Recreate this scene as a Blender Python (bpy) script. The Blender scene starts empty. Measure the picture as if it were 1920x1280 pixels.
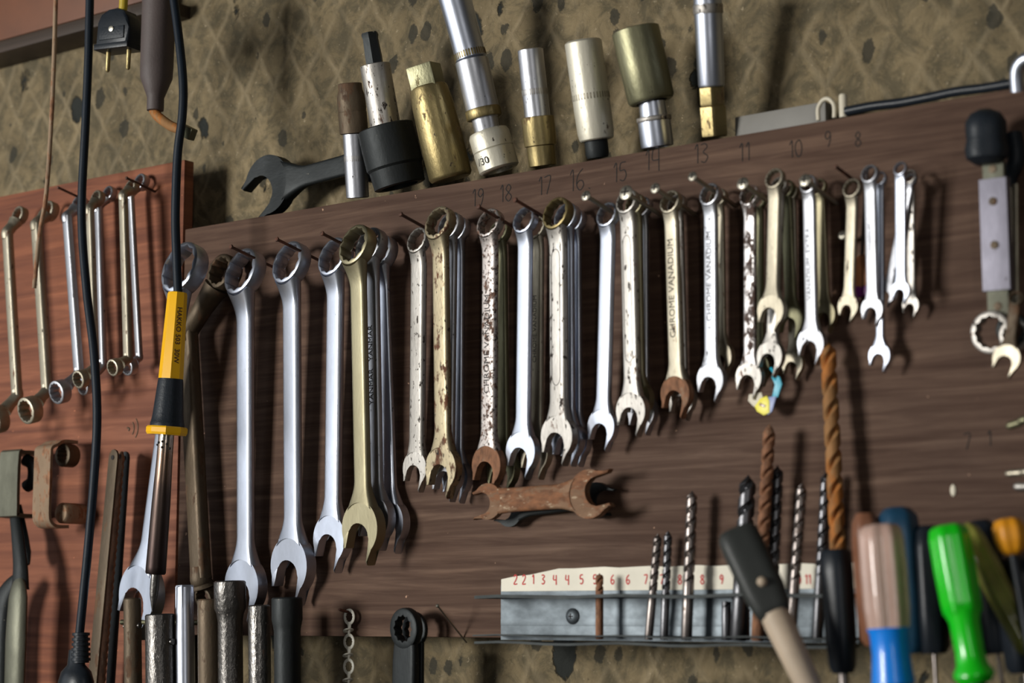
import bpy, bmesh, math, random
from mathutils import Vector, Matrix
random.seed(7)
C = bpy.context.scene.collection
PI = math.pi
V = Vector

# ------------------------------------------------------------------ camera
YAW = math.radians(37.8); PITCH = math.radians(7.8)
F = 3733.0; W, H = 1920, 1280
CAM = V((0, -1.30, 1.30))
fwd = V((-math.sin(YAW)*math.cos(PITCH), math.cos(YAW)*math.cos(PITCH), math.sin(PITCH)))
rgt = V((math.cos(YAW), math.sin(YAW), 0))
upv = rgt.cross(fwd)
cd = bpy.data.cameras.new('camera'); cam = bpy.data.objects.new('camera', cd); C.objects.link(cam)
cam.matrix_world = Matrix.Translation(CAM) @ Matrix((rgt, upv, -fwd)).transposed().to_4x4()
cd.sensor_width = 36; cd.lens = F/W*36; cd.clip_start = .05; cd.clip_end = 50
cd.dof.use_dof = True; cd.dof.focus_distance = 1.70; cd.dof.aperture_fstop = 5.6
bpy.context.scene.camera = cam

def ray(px, py): return fwd + rgt*((px-W/2)/F) - upv*((py-H/2)/F)
def P(px, py, d):
    """the point of the place seen at a pixel of the survey photo, d metres off the wall"""
    r = ray(px, py); t = (-CAM.y - d)/r.y
    return CAM + r*t
def mpp(px, py, d): return (-CAM.y - d)/ray(px, py).y/F   # metres per pixel there

# ------------------------------------------------------------------ materials
def nt(name):
    m = bpy.data.materials.new(name); m.use_nodes = True
    n = m.node_tree; b = n.nodes['Principled BSDF']; return m, n, b
def N(n, t, **k):
    x = n.nodes.new(t)
    for a, v in k.items():
        if a in x.inputs.keys() if isinstance(a, str) else False: x.inputs[a].default_value = v
        else: setattr(x, a, v)
    return x
def ramp(n, src, a, b, c0=(0,0,0,1), c1=(1,1,1,1)):
    r = n.nodes.new('ShaderNodeValToRGB'); e = r.color_ramp.elements
    e[0].position = max(0, a); e[0].color = c0; e[1].position = b; e[1].color = c1
    n.links.new(src, r.inputs['Fac']); return r.outputs['Color']
def mixc(n, fac, a, b):
    m = n.nodes.new('ShaderNodeMix'); m.data_type = 'RGBA'
    if isinstance(fac, float): m.inputs[0].default_value = fac
    else: n.links.new(fac, m.inputs[0])
    for s, i in ((a, 6), (b, 7)):
        if isinstance(s, tuple): m.inputs[i].default_value = s
        else: n.links.new(s, m.inputs[i])
    return m.outputs[2]
def mixf(n, fac, a, b):
    m = n.nodes.new('ShaderNodeMix'); m.data_type = 'FLOAT'
    n.links.new(fac, m.inputs[0])
    for s, i in ((a, 2), (b, 3)):
        if isinstance(s, float): m.inputs[i].default_value = s
        else: n.links.new(s, m.inputs[i])
    return m.outputs[0]
def coords(n, scale=(1,1,1), rnd=True):
    tc = n.nodes.new('ShaderNodeTexCoord'); mp = n.nodes.new('ShaderNodeMapping')
    mp.inputs['Scale'].default_value = scale
    n.links.new(tc.outputs['Object'], mp.inputs['Vector'])
    if rnd:
        oi = n.nodes.new('ShaderNodeObjectInfo'); mu = n.nodes.new('ShaderNodeMath'); mu.operation = 'MULTIPLY'
        mu.inputs[1].default_value = 37.0; n.links.new(oi.outputs['Random'], mu.inputs[0])
        n.links.new(mu.outputs[0], mp.inputs['Location'])
    return mp.outputs['Vector']
def noise(n, vec, s, det=4, rough=.55, dist=0.0):
    x = n.nodes.new('ShaderNodeTexNoise'); x.inputs['Scale'].default_value = s; x.inputs['Detail'].default_value = det
    x.inputs['Roughness'].default_value = rough; x.inputs['Distortion'].default_value = dist
    n.links.new(vec, x.inputs['Vector']); return x.outputs['Fac']
def bump(n, b, h, strength=.3, dist=.001):
    x = n.nodes.new('ShaderNodeBump'); x.inputs['Strength'].default_value = strength; x.inputs['Distance'].default_value = dist
    n.links.new(h, x.inputs['Height']); n.links.new(x.outputs['Normal'], b.inputs['Normal'])
def c4(c): return (c[0], c[1], c[2], 1.0)

def metal(name, col, rough=.28, metallic=1.0, rust=0.0, rcol=(.12,.045,.02), rs=90, speck=0.0, scol=(.03,.02,.015),
          grime=.35, bstr=.25, ss=330, stretch=.45):
    """worn metal: plating, grime film, rust patches and dark pits, each with a shape of its own"""
    m, n, b = nt(name)
    v = coords(n, (1, 1, stretch))
    g = mixc(n, .45, ramp(n, noise(n, v, 55, 6, .65), .35, .7), ramp(n, noise(n, v, 17, 3), .38, .62))
    dark = tuple(c*(1-grime) for c in col)
    colr = mixc(n, g, c4(dark), c4(col))
    rg = mixf(n, g, min(1.0, rough+.14), rough)
    mt = None
    if rust > 0:
        th = .74 - .46*rust
        rm = ramp(n, noise(n, v, rs, 7, .68), th, th+.06)
        rv = mixc(n, ramp(n, noise(n, v, rs*3, 4), .3, .7), c4(tuple(x*.55 for x in rcol)), c4(tuple(min(1, x*1.4) for x in rcol)))
        colr = mixc(n, rm, colr, rv); rg = mixf(n, rm, rg, .82); mt = mixf(n, rm, metallic, .12)
    if speck > 0:
        th = .76 - .3*speck
        sm = ramp(n, noise(n, v, ss, 3, .6), th, th+.04)
        colr = mixc(n, sm, colr, c4(scol)); rg = mixf(n, sm, rg, .8)
        mt = mixf(n, sm, mt if mt is not None else metallic, .2)
    n.links.new(colr, b.inputs['Base Color']); n.links.new(rg, b.inputs['Roughness'])
    if mt is not None: n.links.new(mt, b.inputs['Metallic'])
    else: b.inputs['Metallic'].default_value = metallic
    bump(n, b, noise(n, v, 420, 3), bstr, .0006)
    return m
def plastic(name, col, rough=.4, var=.25, s=60, trans=0.0, coat=0.0, bstr=.15):
    m, n, b = nt(name); v = coords(n)
    if max(col) < .05: b.inputs['Specular IOR Level'].default_value = .22
    c = mixc(n, ramp(n, noise(n, v, s, 5), .3, .7), c4(tuple(x*(1-var) for x in col)), c4(col))
    n.links.new(c, b.inputs['Base Color']); b.inputs['Roughness'].default_value = rough
    b.inputs['Transmission Weight'].default_value = trans; b.inputs['Coat Weight'].default_value = coat
    bump(n, b, noise(n, v, 500, 3), bstr, .0005)
    return m

M = {}
M['chrome']  = metal('polished_chrome', (.62,.66,.76), .30, grime=.35, bstr=.06, speck=.10, ss=160)
M['chrome2'] = metal('dull_chrome', (.55,.56,.60), .36, grime=.4, bstr=.15, speck=.3)
M['satin']   = metal('scratched_satin_steel', (.53,.50,.46), .42, grime=.4, rust=.24, speck=.5, ss=260, bstr=.25)
M['gold']    = metal('yellowed_nickel', (.37,.33,.215), .42, grime=.25, rust=.06, speck=.12, bstr=.18)
M['goldrust']= metal('stained_yellow_nickel', (.46,.39,.26), .44, grime=.35, rust=.45, rs=120, speck=.45, bstr=.3)
M['cream']   = metal('cream_tarnished_steel', (.50,.45,.35), .45, grime=.4, rust=.26, rs=130, speck=.3, bstr=.25)
M['speckled']= metal('chrome_with_rust_speckles', (.54,.49,.46), .40, grime=.25, rust=.46, rcol=(.13,.065,.04), rs=190, speck=.62, ss=420, bstr=.45, stretch=.8)
M['flaked']  = metal('flaked_chrome', (.60,.57,.56), .36, grime=.3, rust=.55, rcol=(.07,.04,.03), rs=130, bstr=.4, stretch=.7)
M['rust']    = metal('brown_rust', (.30,.19,.12), .7, metallic=.35, grime=.4, rust=.8, rcol=(.22,.10,.05), rs=90, bstr=.6)
M['orange']  = metal('orange_rust', (.34,.17,.06), .7, metallic=.25, grime=.3, rust=.6, rcol=(.36,.13,.025), rs=60, bstr=.6)
M['tanrust'] = metal('pale_orange_rust', (.30,.17,.095), .7, metallic=.2, grime=.55, rust=.62, rcol=(.19,.08,.035), rs=75, speck=.4, scol=(.40,.30,.20), bstr=.6)
M['greymetal']= metal('grey_green_metal', (.16,.16,.12), .5, metallic=.7, grime=.4, speck=.2, bstr=.3)
M['tan']     = metal('tan_rusty_strip', (.36,.25,.16), .7, metallic=.3, grime=.35, rust=.5, rcol=(.25,.12,.06), rs=110, bstr=.5)
M['oldbrown']= metal('old_brown_steel', (.13,.095,.06), .5, metallic=.6, grime=.5, rust=.4, rcol=(.09,.045,.02), rs=60, bstr=.4)
M['black']   = metal('black_oxide', (.022,.026,.027), .48, metallic=.5, grime=.4, speck=.15, scol=(.2,.18,.15), bstr=.3)
M['blackworn']=metal('worn_black_oxide', (.17,.16,.15), .27, metallic=.9, grime=.5, rust=.2, rcol=(.10,.06,.04), speck=.30, scol=(.34,.29,.26), ss=700, bstr=.9)
M['olive']   = metal('olive_oily_steel', (.24,.23,.14), .40, metallic=.85, grime=.4, rust=.18, rcol=(.16,.12,.04), rs=50, speck=.2, bstr=.35)
M['brass']   = metal('dirty_brass', (.38,.30,.14), .36, metallic=.9, grime=.55, rust=.35, rcol=(.13,.08,.03), rs=80, speck=.3, bstr=.4)
M['whiteworn']=metal('white_worn_socket', (.72,.68,.56), .42, metallic=.7, grime=.2, rust=.24, rcol=(.10,.06,.03), rs=90, speck=.35, bstr=.3)
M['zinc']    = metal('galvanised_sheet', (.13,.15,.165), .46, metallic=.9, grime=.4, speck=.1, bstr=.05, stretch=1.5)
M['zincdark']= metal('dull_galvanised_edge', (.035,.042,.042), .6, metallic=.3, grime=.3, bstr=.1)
M['drill']   = metal('worn_drill_steel', (.33,.29,.27), .32, metallic=.95, grime=.45, rust=.35, rcol=(.10,.05,.03), rs=100, bstr=.25)
M['drilldark']=metal('dark_drill_steel', (.17,.17,.18), .32, metallic=.95, grime=.4, speck=.15, bstr=.25)
M['sleeve']  = metal('lilac_grey_anodised', (.27,.26,.31), .5, metallic=.8, grime=.3, speck=.25, ss=120, bstr=.2)
M['nail']    = metal('rusty_nail', (.10,.05,.035), .6, metallic=.5, rust=.5, rcol=(.12,.045,.025), bstr=.4)
M['screw']   = metal('bright_screw', (.62,.58,.48), .35, grime=.5, speck=.3, bstr=.4)
M['burnt']   = None
M['ink']     = plastic('black_marker_ink', (.010,.009,.008), .7)
M['etch']    = plastic('dark_etched_letters', (.03,.026,.024), .7)
M['redink']  = plastic('red_pen_ink', (.62,.05,.05), .8, var=.3, s=900)
M['yellow']  = plastic('yellow_plastic', (.95,.50,.006), .30, var=.04, coat=.3, bstr=.03)
M['rubber']  = plastic('black_rubber', (.016,.021,.028), .45, var=.3, bstr=.5)
M['cord']    = plastic('black_cord_sheath', (.007,.013,.022), .50, var=.3, bstr=.15)
M['sheath']  = plastic('brown_rubber_sheath', (.072,.052,.048), .62, var=.2, bstr=.3)
M['blackpl'] = plastic('black_plastic', (.014,.018,.024), .35, var=.3)
M['paper']   = plastic('aged_paper_strip', (.86,.81,.68), .85, var=.18, s=25)
M['white']   = plastic('ivory_plastic', (.66,.60,.47), .5, var=.15)
M['ivory']   = plastic('pale_ivory_enamel', (.88,.84,.72), .5, var=.12)
M['greytrim']= plastic('grey_plastic_trunking', (.20,.19,.17), .6, var=.25, s=20)
M['green']   = plastic('green_translucent_plastic', (.01,.62,.012), .25, var=.18, s=30, trans=.12, coat=.3)
M['pink']    = plastic('pinkish_clear_plastic', (.68,.46,.38), .22, var=.35, s=25, trans=.2, coat=.5)
M['amber']   = plastic('amber_brown_plastic', (.26,.11,.06), .3, var=.3, trans=.1, coat=.3)
M['blue']    = plastic('bright_blue_plastic', (.003,.22,.80), .32, var=.1, coat=.3)
M['darkblue']= plastic('dark_blue_plastic', (.012,.06,.12), .4, var=.3)
M['olivepl'] = plastic('olive_clear_plastic', (.30,.30,.06), .2, var=.55, s=45, trans=.2, coat=.5)
M['orangepl']= plastic('orange_plastic', (.75,.30,.01), .45, var=.25, s=60)
M['greypl']  = plastic('dark_grey_plastic', (.035,.038,.036), .45, var=.2)
M['bone']    = plastic('cream_wood', (.52,.41,.30), .6, var=.25, s=40)
M['cyan']    = plastic('cyan_plastic', (.02,.45,.62), .4)
M['lemon']   = plastic('lemon_plastic', (.85,.75,.01), .4, var=.08)
M['periw']   = plastic('pale_blue_plastic', (.25,.32,.60), .4)
M['purple']  = plastic('purple_plastic', (.20,.02,.20), .5)
M['peach']   = plastic('orange_leather', (.50,.20,.08), .6)
M['yellowcord']=plastic('yellow_cord_sheath', (.50,.36,.02), .45)
M['orangewood']=plastic('orange_brown_wood', (.15,.045,.012), .6, var=.4, s=14)

def burnt():   # soldering iron barrel: bright at the flange, heat-browned lower down
    m, n, b = nt('heat_stained_barrel'); tc = n.nodes.new('ShaderNodeTexCoord')
    v = coords(n, (1,1,.25), rnd=False)
    sp = n.nodes.new('ShaderNodeSeparateXYZ'); n.links.new(tc.outputs['Object'], sp.inputs[0])
    ad = n.nodes.new('ShaderNodeMath'); ad.operation = 'MULTIPLY_ADD'; ad.inputs[1].default_value = .02
    n.links.new(noise(n, v, 90, 4), ad.inputs[0]); n.links.new(sp.outputs['Z'], ad.inputs[2])
    c = ramp(n, ad.outputs[0], .05, .175, c4((.04,.028,.026)), c4((.60,.57,.52)))
    r = c.node; e = r.color_ramp.elements.new(.115); e.color = c4((.07,.05,.042)); e = r.color_ramp.elements.new(.145); e.color = c4((.26,.17,.12))
    n.links.new(c, b.inputs['Base Color']); b.inputs['Metallic'].default_value = .95
    n.links.new(ramp(n, ad.outputs[0], .10, .16, (.46,)*3+(1,), (.22,)*3+(1,)), b.inputs['Roughness'])
    bump(n, b, noise(n, v, 300, 4), .25, .0006); return m
M['burnt'] = burnt()

def wood(name, lo, mid, hi, s=5.0, rough=.42, blotch=.6):
    m, n, b = nt(name); v = coords(n, (1.3, 1, 26), rnd=False); v2 = coords(n, (1,1,1), rnd=False)
    g = noise(n, v, s, 6, .6, .6)
    c = ramp(n, g, .28, .72, c4(lo), c4(hi)); e = c.node.color_ramp.elements.new(.5); e.color = c4(mid)
    c = mixc(n, ramp(n, noise(n, v2, 5, 6, .6), .35, .7), mixc(n, blotch, c, c4(lo)), c)
    sc = ramp(n, noise(n, v2, 140, 3, .5), .73, .76)           # small pale nicks
    c = mixc(n, sc, c, c4(tuple(min(1, x*2.4+.02) for x in hi)))
    n.links.new(c, b.inputs['Base Color'])
    n.links.new(ramp(n, g, .3, .7, (rough+.2,)*3+(1,), (rough,)*3+(1,)), b.inputs['Roughness'])
    b.inputs['Specular IOR Level'].default_value = .22
    bump(n, b, g, .25, .0012); return m
M['board'] = wood('brown_laminated_board', (.048,.025,.017), (.094,.052,.034), (.165,.096,.061), rough=.62)
M['panel'] = wood('reddish_plywood', (.11,.040,.026), (.21,.072,.036), (.34,.120,.056), s=4, rough=.55, blotch=.35)
M['batten'] = wood('dark_batten_wood', (.03,.02,.015), (.05,.035,.025), (.08,.05,.035))

def wallmat():
    m, n, b = nt('diamond_embossed_concrete'); 
    v = coords(n, rnd=False)
    def math_(op, a, bb=None, c=None):
        x = n.nodes.new('ShaderNodeMath'); x.operation = op
        for i, s in enumerate((a, bb, c)):
            if s is None: continue
            if isinstance(s, (int, float)): x.inputs[i].default_value = s
            else: n.links.new(s, x.inputs[i])
        return x.outputs[0]
    # wobble
    nz = n.nodes.new('ShaderNodeTexNoise'); nz.inputs['Scale'].default_value = 22; nz.inputs['Detail'].default_value = 3
    n.links.new(v, nz.inputs['Vector'])
    wob = n.nodes.new('ShaderNodeVectorMath'); wob.operation = 'MULTIPLY_ADD'
    wob.inputs[1].default_value = (.018, 0, .018); n.links.new(nz.outputs['Color'], wob.inputs[0]); n.links.new(v, wob.inputs[2])
    sp = n.nodes.new('ShaderNodeSeparateXYZ'); n.links.new(wob.outputs[0], sp.inputs[0])
    u1 = math_('MULTIPLY_ADD', sp.outputs['X'], 1/.040, math_('MULTIPLY', sp.outputs['Z'], 1/.062))
    u2 = math_('MULTIPLY_ADD', sp.outputs['X'], 1/.040, math_('MULTIPLY', sp.outputs['Z'], -1/.062))
    def ridge(u): return math_('ABSOLUTE', math_('SUBTRACT', math_('FRACT', u), .5))
    d = math_('MAXIMUM', ridge(u1), ridge(u2))       # .5 on the ridges
    rd = ramp(n, d, .36, .475)
    brk = ramp(n, noise(n, v, 13, 4, .6), .40, .60); rd = math_('MULTIPLY', rd, math_('MULTIPLY_ADD', brk, .85, .15))
    big = noise(n, v, 9, 7, .70, .3); med = noise(n, v, 42, 8, .72, .6); fine = noise(n, v, 170, 6, .75)
    c = ramp(n, big, .32, .72, c4((.095,.072,.038)), c4((.29,.222,.122)))
    c = mixc(n, ramp(n, med, .42, .56), mixc(n, .62, c, c4((.050,.045,.028))), c)
    fm = n.nodes.new('ShaderNodeMath'); fm.operation = 'MULTIPLY'; fm.inputs[1].default_value = .36; n.links.new(rd, fm.inputs[0])
    c = mixc(n, fm.outputs[0], c, c4((.36,.285,.175)))
    c = mixc(n, ramp(n, fine, .60, .70), c, c4((.42,.34,.22)))
    # pits and dark stains
    vo = n.nodes.new('ShaderNodeTexVoronoi'); vo.inputs['Scale'].default_value = 17; vo.inputs['Randomness'].default_value = 1
    st = n.nodes.new('ShaderNodeMapping'); st.inputs['Scale'].default_value = (1.25, 1, .8)
    n.links.new(wob.outputs[0], st.inputs['Vector']); n.links.new(st.outputs[0], vo.inputs['Vector'])
    sc = n.nodes.new('ShaderNodeSeparateColor'); n.links.new(vo.outputs['Color'], sc.inputs[0])
    size = math_('MULTIPLY', math_('POWER', sc.outputs[0], 3.2), .38)
    pit = math_('ADD', math_('SUBTRACT', vo.outputs['Distance'], size), math_('MULTIPLY', math_('SUBTRACT', med, .5), .35))
    pm = ramp(n, pit, -.01, .035, (1,1,1,1), (0,0,0,1))
    vp = n.nodes.new('ShaderNodeTexVoronoi'); vp.inputs['Scale'].default_value = 52; n.links.new(st.outputs[0], vp.inputs['Vector'])
    sp2 = n.nodes.new('ShaderNodeSeparateColor'); n.links.new(vp.outputs['Color'], sp2.inputs[0])
    p2 = math_('SUBTRACT', vp.outputs['Distance'], math_('MULTIPLY', math_('POWER', sp2.outputs[1], 7.0), .42))
    p2 = math_('ADD', p2, math_('MULTIPLY', math_('SUBTRACT', fine, .5), .5))
    c = mixc(n, ramp(n, p2, .0, .06, (.85,.85,.85,1), (0,0,0,1)), c, c4((.030,.028,.020)))
    c = mixc(n, pm, c, c4((.018,.020,.017)))
    n.links.new(c, b.inputs['Base Color']); b.inputs['Roughness'].default_value = .8
    b.inputs['Specular IOR Level'].default_value = .3
    h = math_('ADD', math_('MULTIPLY', rd, .6), math_('MULTIPLY', med, 1.1))
    h = math_('ADD', h, math_('MULTIPLY', fine, .25)); h = math_('SUBTRACT', h, math_('MULTIPLY', pm, 1.2))
    bump(n, b, h, .75, .004)
    return m
M['wall'] = wallmat()

# ------------------------------------------------------------------ mesh helpers
def finish(name, bm, mat, parent=None, M4=None, sharp=38):
    if M4 is not None: bm.transform(M4)
    bmesh.ops.recalc_face_normals(bm, faces=bm.faces[:])
    me = bpy.data.meshes.new(name); bm.to_mesh(me); bm.free()
    for p in me.polygons: p.use_smooth = True
    me.set_sharp_from_angle(angle=math.radians(sharp))
    me.materials.append(M[mat] if isinstance(mat, str) else mat)
    o = bpy.data.objects.new(name, me); C.objects.link(o)
    if parent is not None: o.parent = parent
    return o
def tag(o, label, cat, group=None):
    o['label'] = label; o['category'] = cat
    if group: o['group'] = group
    return o
def thing(name, mat4, label, cat, group=None):
    o = bpy.data.objects.new(name, None); C.objects.link(o); o.empty_display_size = .01
    o.matrix_world = mat4; return tag(o, label, cat, group)
def struct(o): o['kind'] = 'structure'; return o

def frame(A, B, roll=0.0, front=V((0,-1,0))):
    """matrix: origin at B, local Z towards A, local -Y turned to the room"""
    z = (A-B).normalized(); y = (-front) - z*(-front).dot(z); y.normalize(); x = y.cross(z)
    m = Matrix((x, y, z)).transposed().to_4x4()
    return Matrix.Translation(B) @ m @ Matrix.Rotation(roll, 4, 'Z')
def loft(bm, loops, closed=True, caps=True):
    rows = [[bm.verts.new(p) for p in L] for L in loops]
    for a, b in zip(rows, rows[1:]):
        n = len(a)
        for i in range(n if closed else n-1):
            j = (i+1) % n; bm.faces.new((a[i], a[j], b[j], b[i]))
    if caps:
        bm.faces.new(rows[0][::-1]); bm.faces.new(rows[-1])
    return rows
def lathe(bm, prof, seg=32, radial=None, caps=True):
    """prof: (r, z); radial(k, r) may alter the radius of a spoke"""
    loops = []
    for r, z in prof:
        loops.append([V(((radial(k, r, z) if radial else r)*math.cos(2*PI*k/seg), (radial(k, r, z) if radial else r)*math.sin(2*PI*k/seg), z)) for k in range(seg)])
    return loft(bm, loops, True, caps)
def box(bm, c, s, bev=0.0):
    r = bmesh.ops.create_cube(bm, size=1)
    for v in r['verts']: v.co = V((v.co.x*s[0]+c[0], v.co.y*s[1]+c[1], v.co.z*s[2]+c[2]))
    if bev:
        es = {e for v in r['verts'] for e in v.link_edges}
        bmesh.ops.bevel(bm, geom=list(es), offset=bev, segments=2, affect='EDGES', profile=.6)
def prism(bm, pts, y0, y1, bev=0.0):
    """outline in x-z pushed from y0 to y1"""
    a = [bm.verts.new((x, y0, z)) for x, z in pts]; b = [bm.verts.new((x, y1, z)) for x, z in pts]
    f0 = bm.faces.new(a); f1 = bm.faces.new(b[::-1]); n = len(pts)
    for i in range(n): bm.faces.new((a[i], b[i], b[(i+1)%n], a[(i+1)%n]))
    if bev:
        bmesh.ops.bevel(bm, geom=list(f0.edges)+list(f1.edges), offset=bev, segments=2, affect='EDGES', profile=.6, clamp_overlap=True)
def catmull(pts, k=8):
    out = []; n = len(pts)
    for i in range(n-1):
        p0 = pts[max(i-1,0)]; p1 = pts[i]; p2 = pts[i+1]; p3 = pts[min(i+2,n-1)]
        for j in range(k):
            t = j/k
            out.append(.5*((2*p1)+(p2-p0)*t+(2*p0-5*p1+4*p2-p3)*t*t+(3*p1-p0-3*p2+p3)*t**3))
    out.append(pts[-1]); return out
def tube(bm, pts, rad, seg=12, smooth=6, flat=1.0):
    if smooth: 
        k = smooth; R_ = rad if isinstance(rad, list) else None
        if R_: rad = [R_[min(i//k, len(R_)-2)]*(1-(i%k)/k)+R_[min(i//k+1, len(R_)-1)]*((i%k)/k) for i in range((len(pts)-1)*k)]+[R_[-1]]
        pts = catmull(pts, k)
    if not isinstance(rad, list): rad = [rad]*len(pts)
    up = V((0,1,0)); loops = []
    for i, p in enumerate(pts):
        t = (pts[min(i+1,len(pts)-1)]-pts[max(i-1,0)]).normalized()
        y = up - t*up.dot(t); y.normalize(); x = y.cross(t)
        loops.append([p + x*rad[i]*math.cos(2*PI*k/seg) + y*rad[i]*flat*math.sin(2*PI*k/seg) for k in range(seg)])
    loft(bm, loops)
def text_obj(txt, size, mat, parent, origin, xdir, ydir, name='lettering', ext=.00012, align='CENTER', shear=0.0, bold=0.0, squash=1.0):
    cu = bpy.data.curves.new('tmp', 'FONT'); cu.body = txt; cu.size = size; cu.extrude = ext; cu.align_x = align; cu.align_y = 'CENTER'
    cu.shear = shear; cu.offset = bold; cu.resolution_u = 3
    t = bpy.data.objects.new('tmp', cu); C.objects.link(t)
    dg = bpy.context.evaluated_depsgraph_get(); me = bpy.data.meshes.new_from_object(t.evaluated_get(dg))
    bpy.data.objects.remove(t); 
    z = xdir.cross(ydir); mm = Matrix((xdir*squash, ydir, z)).transposed().to_4x4()
    me.transform(Matrix.Translation(origin) @ mm); me.name = name
    me.materials.clear(); me.materials.append(M[mat])
    o = bpy.data.objects.new(name, me); C.objects.link(o)
    if parent is not None: o.parent = parent
    return o

# ------------------------------------------------------------------ wrench parts
def ring_bm(R, t, points=12, hole=.80):
    bm = bmesh.new(); n = points*8
    def rin(k, scale=1.0):
        a = (k % 8)/8.0; s = abs(a-.5)*2
        return R*scale*(hole-.035 + .085*s**1.6)
    b = .13*R
    def L(rf, y): return [V((rf(k)*math.cos(2*PI*k/n), y, rf(k)*math.sin(2*PI*k/n))) for k in range(n)]
    loops = [L(lambda k: rin(k), -t/2+.06*R), L(lambda k: rin(k, 1.05), -t/2), L(lambda k: R-b*.75, -t/2), L(lambda k: R-b*.2, -t/2+b*.35), L(lambda k: R, -t/2+b),
             L(lambda k: R, t/2-b), L(lambda k: R-b*.3, t/2-b*.3), L(lambda k: R-b, t/2), L(lambda k: rin(k, 1.05), t/2), L(lambda k: rin(k), t/2-.06*R)]
    loops.append(loops[0])
    rows = [[bm.verts.new(p) for p in L_] for L_ in loops[:-1]]; rows.append(rows[0])
    for a, c in zip(rows, rows[1:]):
        for i in range(n):
            j = (i+1) % n; bm.faces.new((a[i], a[j], c[j], c[i]))
    return bm
def jaw_bm(R, t, ang=15, slot=.50, tip=.98, long=.24):
    s = slot*R; pts = []
    def arc(r, a0, a1, k, cx=0, cz=0): return [(cx+r*math.cos(math.radians(a0+(a1-a0)*i/k)), cz+r*math.sin(math.radians(a0+(a1-a0)*i/k))) for i in range(k+1)]
    pts += [(s, -R*(tip+long-.12)), (s+.13*R, -R*(tip+long))]
    pts += arc(R, -44, 224, 34)
    pts += [(-s-.18*R, -R*(tip-.03)), (-s-.02*R, -R*(tip-.08))]
    pts += [(-s, -.26*R)] + [(x*1.0, z*.80-.24*R) for x, z in arc(s, 168, 12, 9)] + [(s, -.26*R)]
    c, sn = math.cos(math.radians(-ang)), math.sin(math.radians(-ang))
    pts = [(x*c - z*sn, x*sn + z*c) for x, z in pts]
    bm = bmesh.new(); prism(bm, pts, -t/2, t/2, .055*R); return bm
def rrect(w, t, k=4, rc=.36, bow=.06):
    """rounded bar section: flat wide faces, rounded edges; returns (x, y)"""
    r = min(w, t)*rc; out = []
    for cx, cy, a0 in ((w/2-r, t/2-r, 0), (-w/2+r, t/2-r, 90), (-w/2+r, -t/2+r, 180), (w/2-r, -t/2+r, 270)):
        for i in range(k+1):
            a = math.radians(a0+90*i/k); out.append((cx+r*math.cos(a), cy+r*math.sin(a)))
        # mid point of the following flat face
        if a0 in (0, 180):
            sg = 1 if a0 == 0 else -1; hw = w/2-r
            for q in (.72, .48, .24, 0, -.24, -.48, -.72):
                out.append((sg*hw*q, sg*t/2*(1+bow*(1-q*q))))
    return out
def shank_bm(L, w, t, ends, nmid=14, rc=.36):
    """ends = (bottom, top); each (R_target, flare_width, flare_len, end_thick, y_off, centre_z)"""
    bm = bmesh.new(); rows = []
    def rowz(s, zbase, E, top):
        R, fw, fl, et, yo, cz = E
        e = s**2.1; ww = w+(fw-w)*e; tt = t+(et-t)*s**1.5; sec = rrect(ww, tt, rc=rc)
        out = []
        for x, y in sec:
            d = math.sqrt(max((R*.94)**2-x*x, (R*.3)**2)); target = cz-d if top else cz+d
            out.append(V((x, y+yo*s*s, zbase+(target-zbase)*s)))
        return out
    Eb, Et = ends
    zb = Eb[5]+Eb[0]+Eb[2]; zt = Et[5]-Et[0]-Et[2]
    for i in range(8): rows.append(rowz(1-i/8, zb, Eb, False))
    for i in range(nmid+1):
        z = zb+(zt-zb)*i/nmid; rows.append([V((x, y, z)) for x, y in rrect(w, t, rc=rc)])
    for i in range(1, 9): rows.append(rowz(i/8, zt, Et, True))
    def tuck(r, yo): return [V((v.x*.97, yo+(v.y-yo)*.78, v.z)) for v in r]
    rows = [tuck(rows[0], Eb[4])] + rows + [tuck(rows[-1], Et[4])]
    loft(bm, rows, caps=False); return bm

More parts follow.
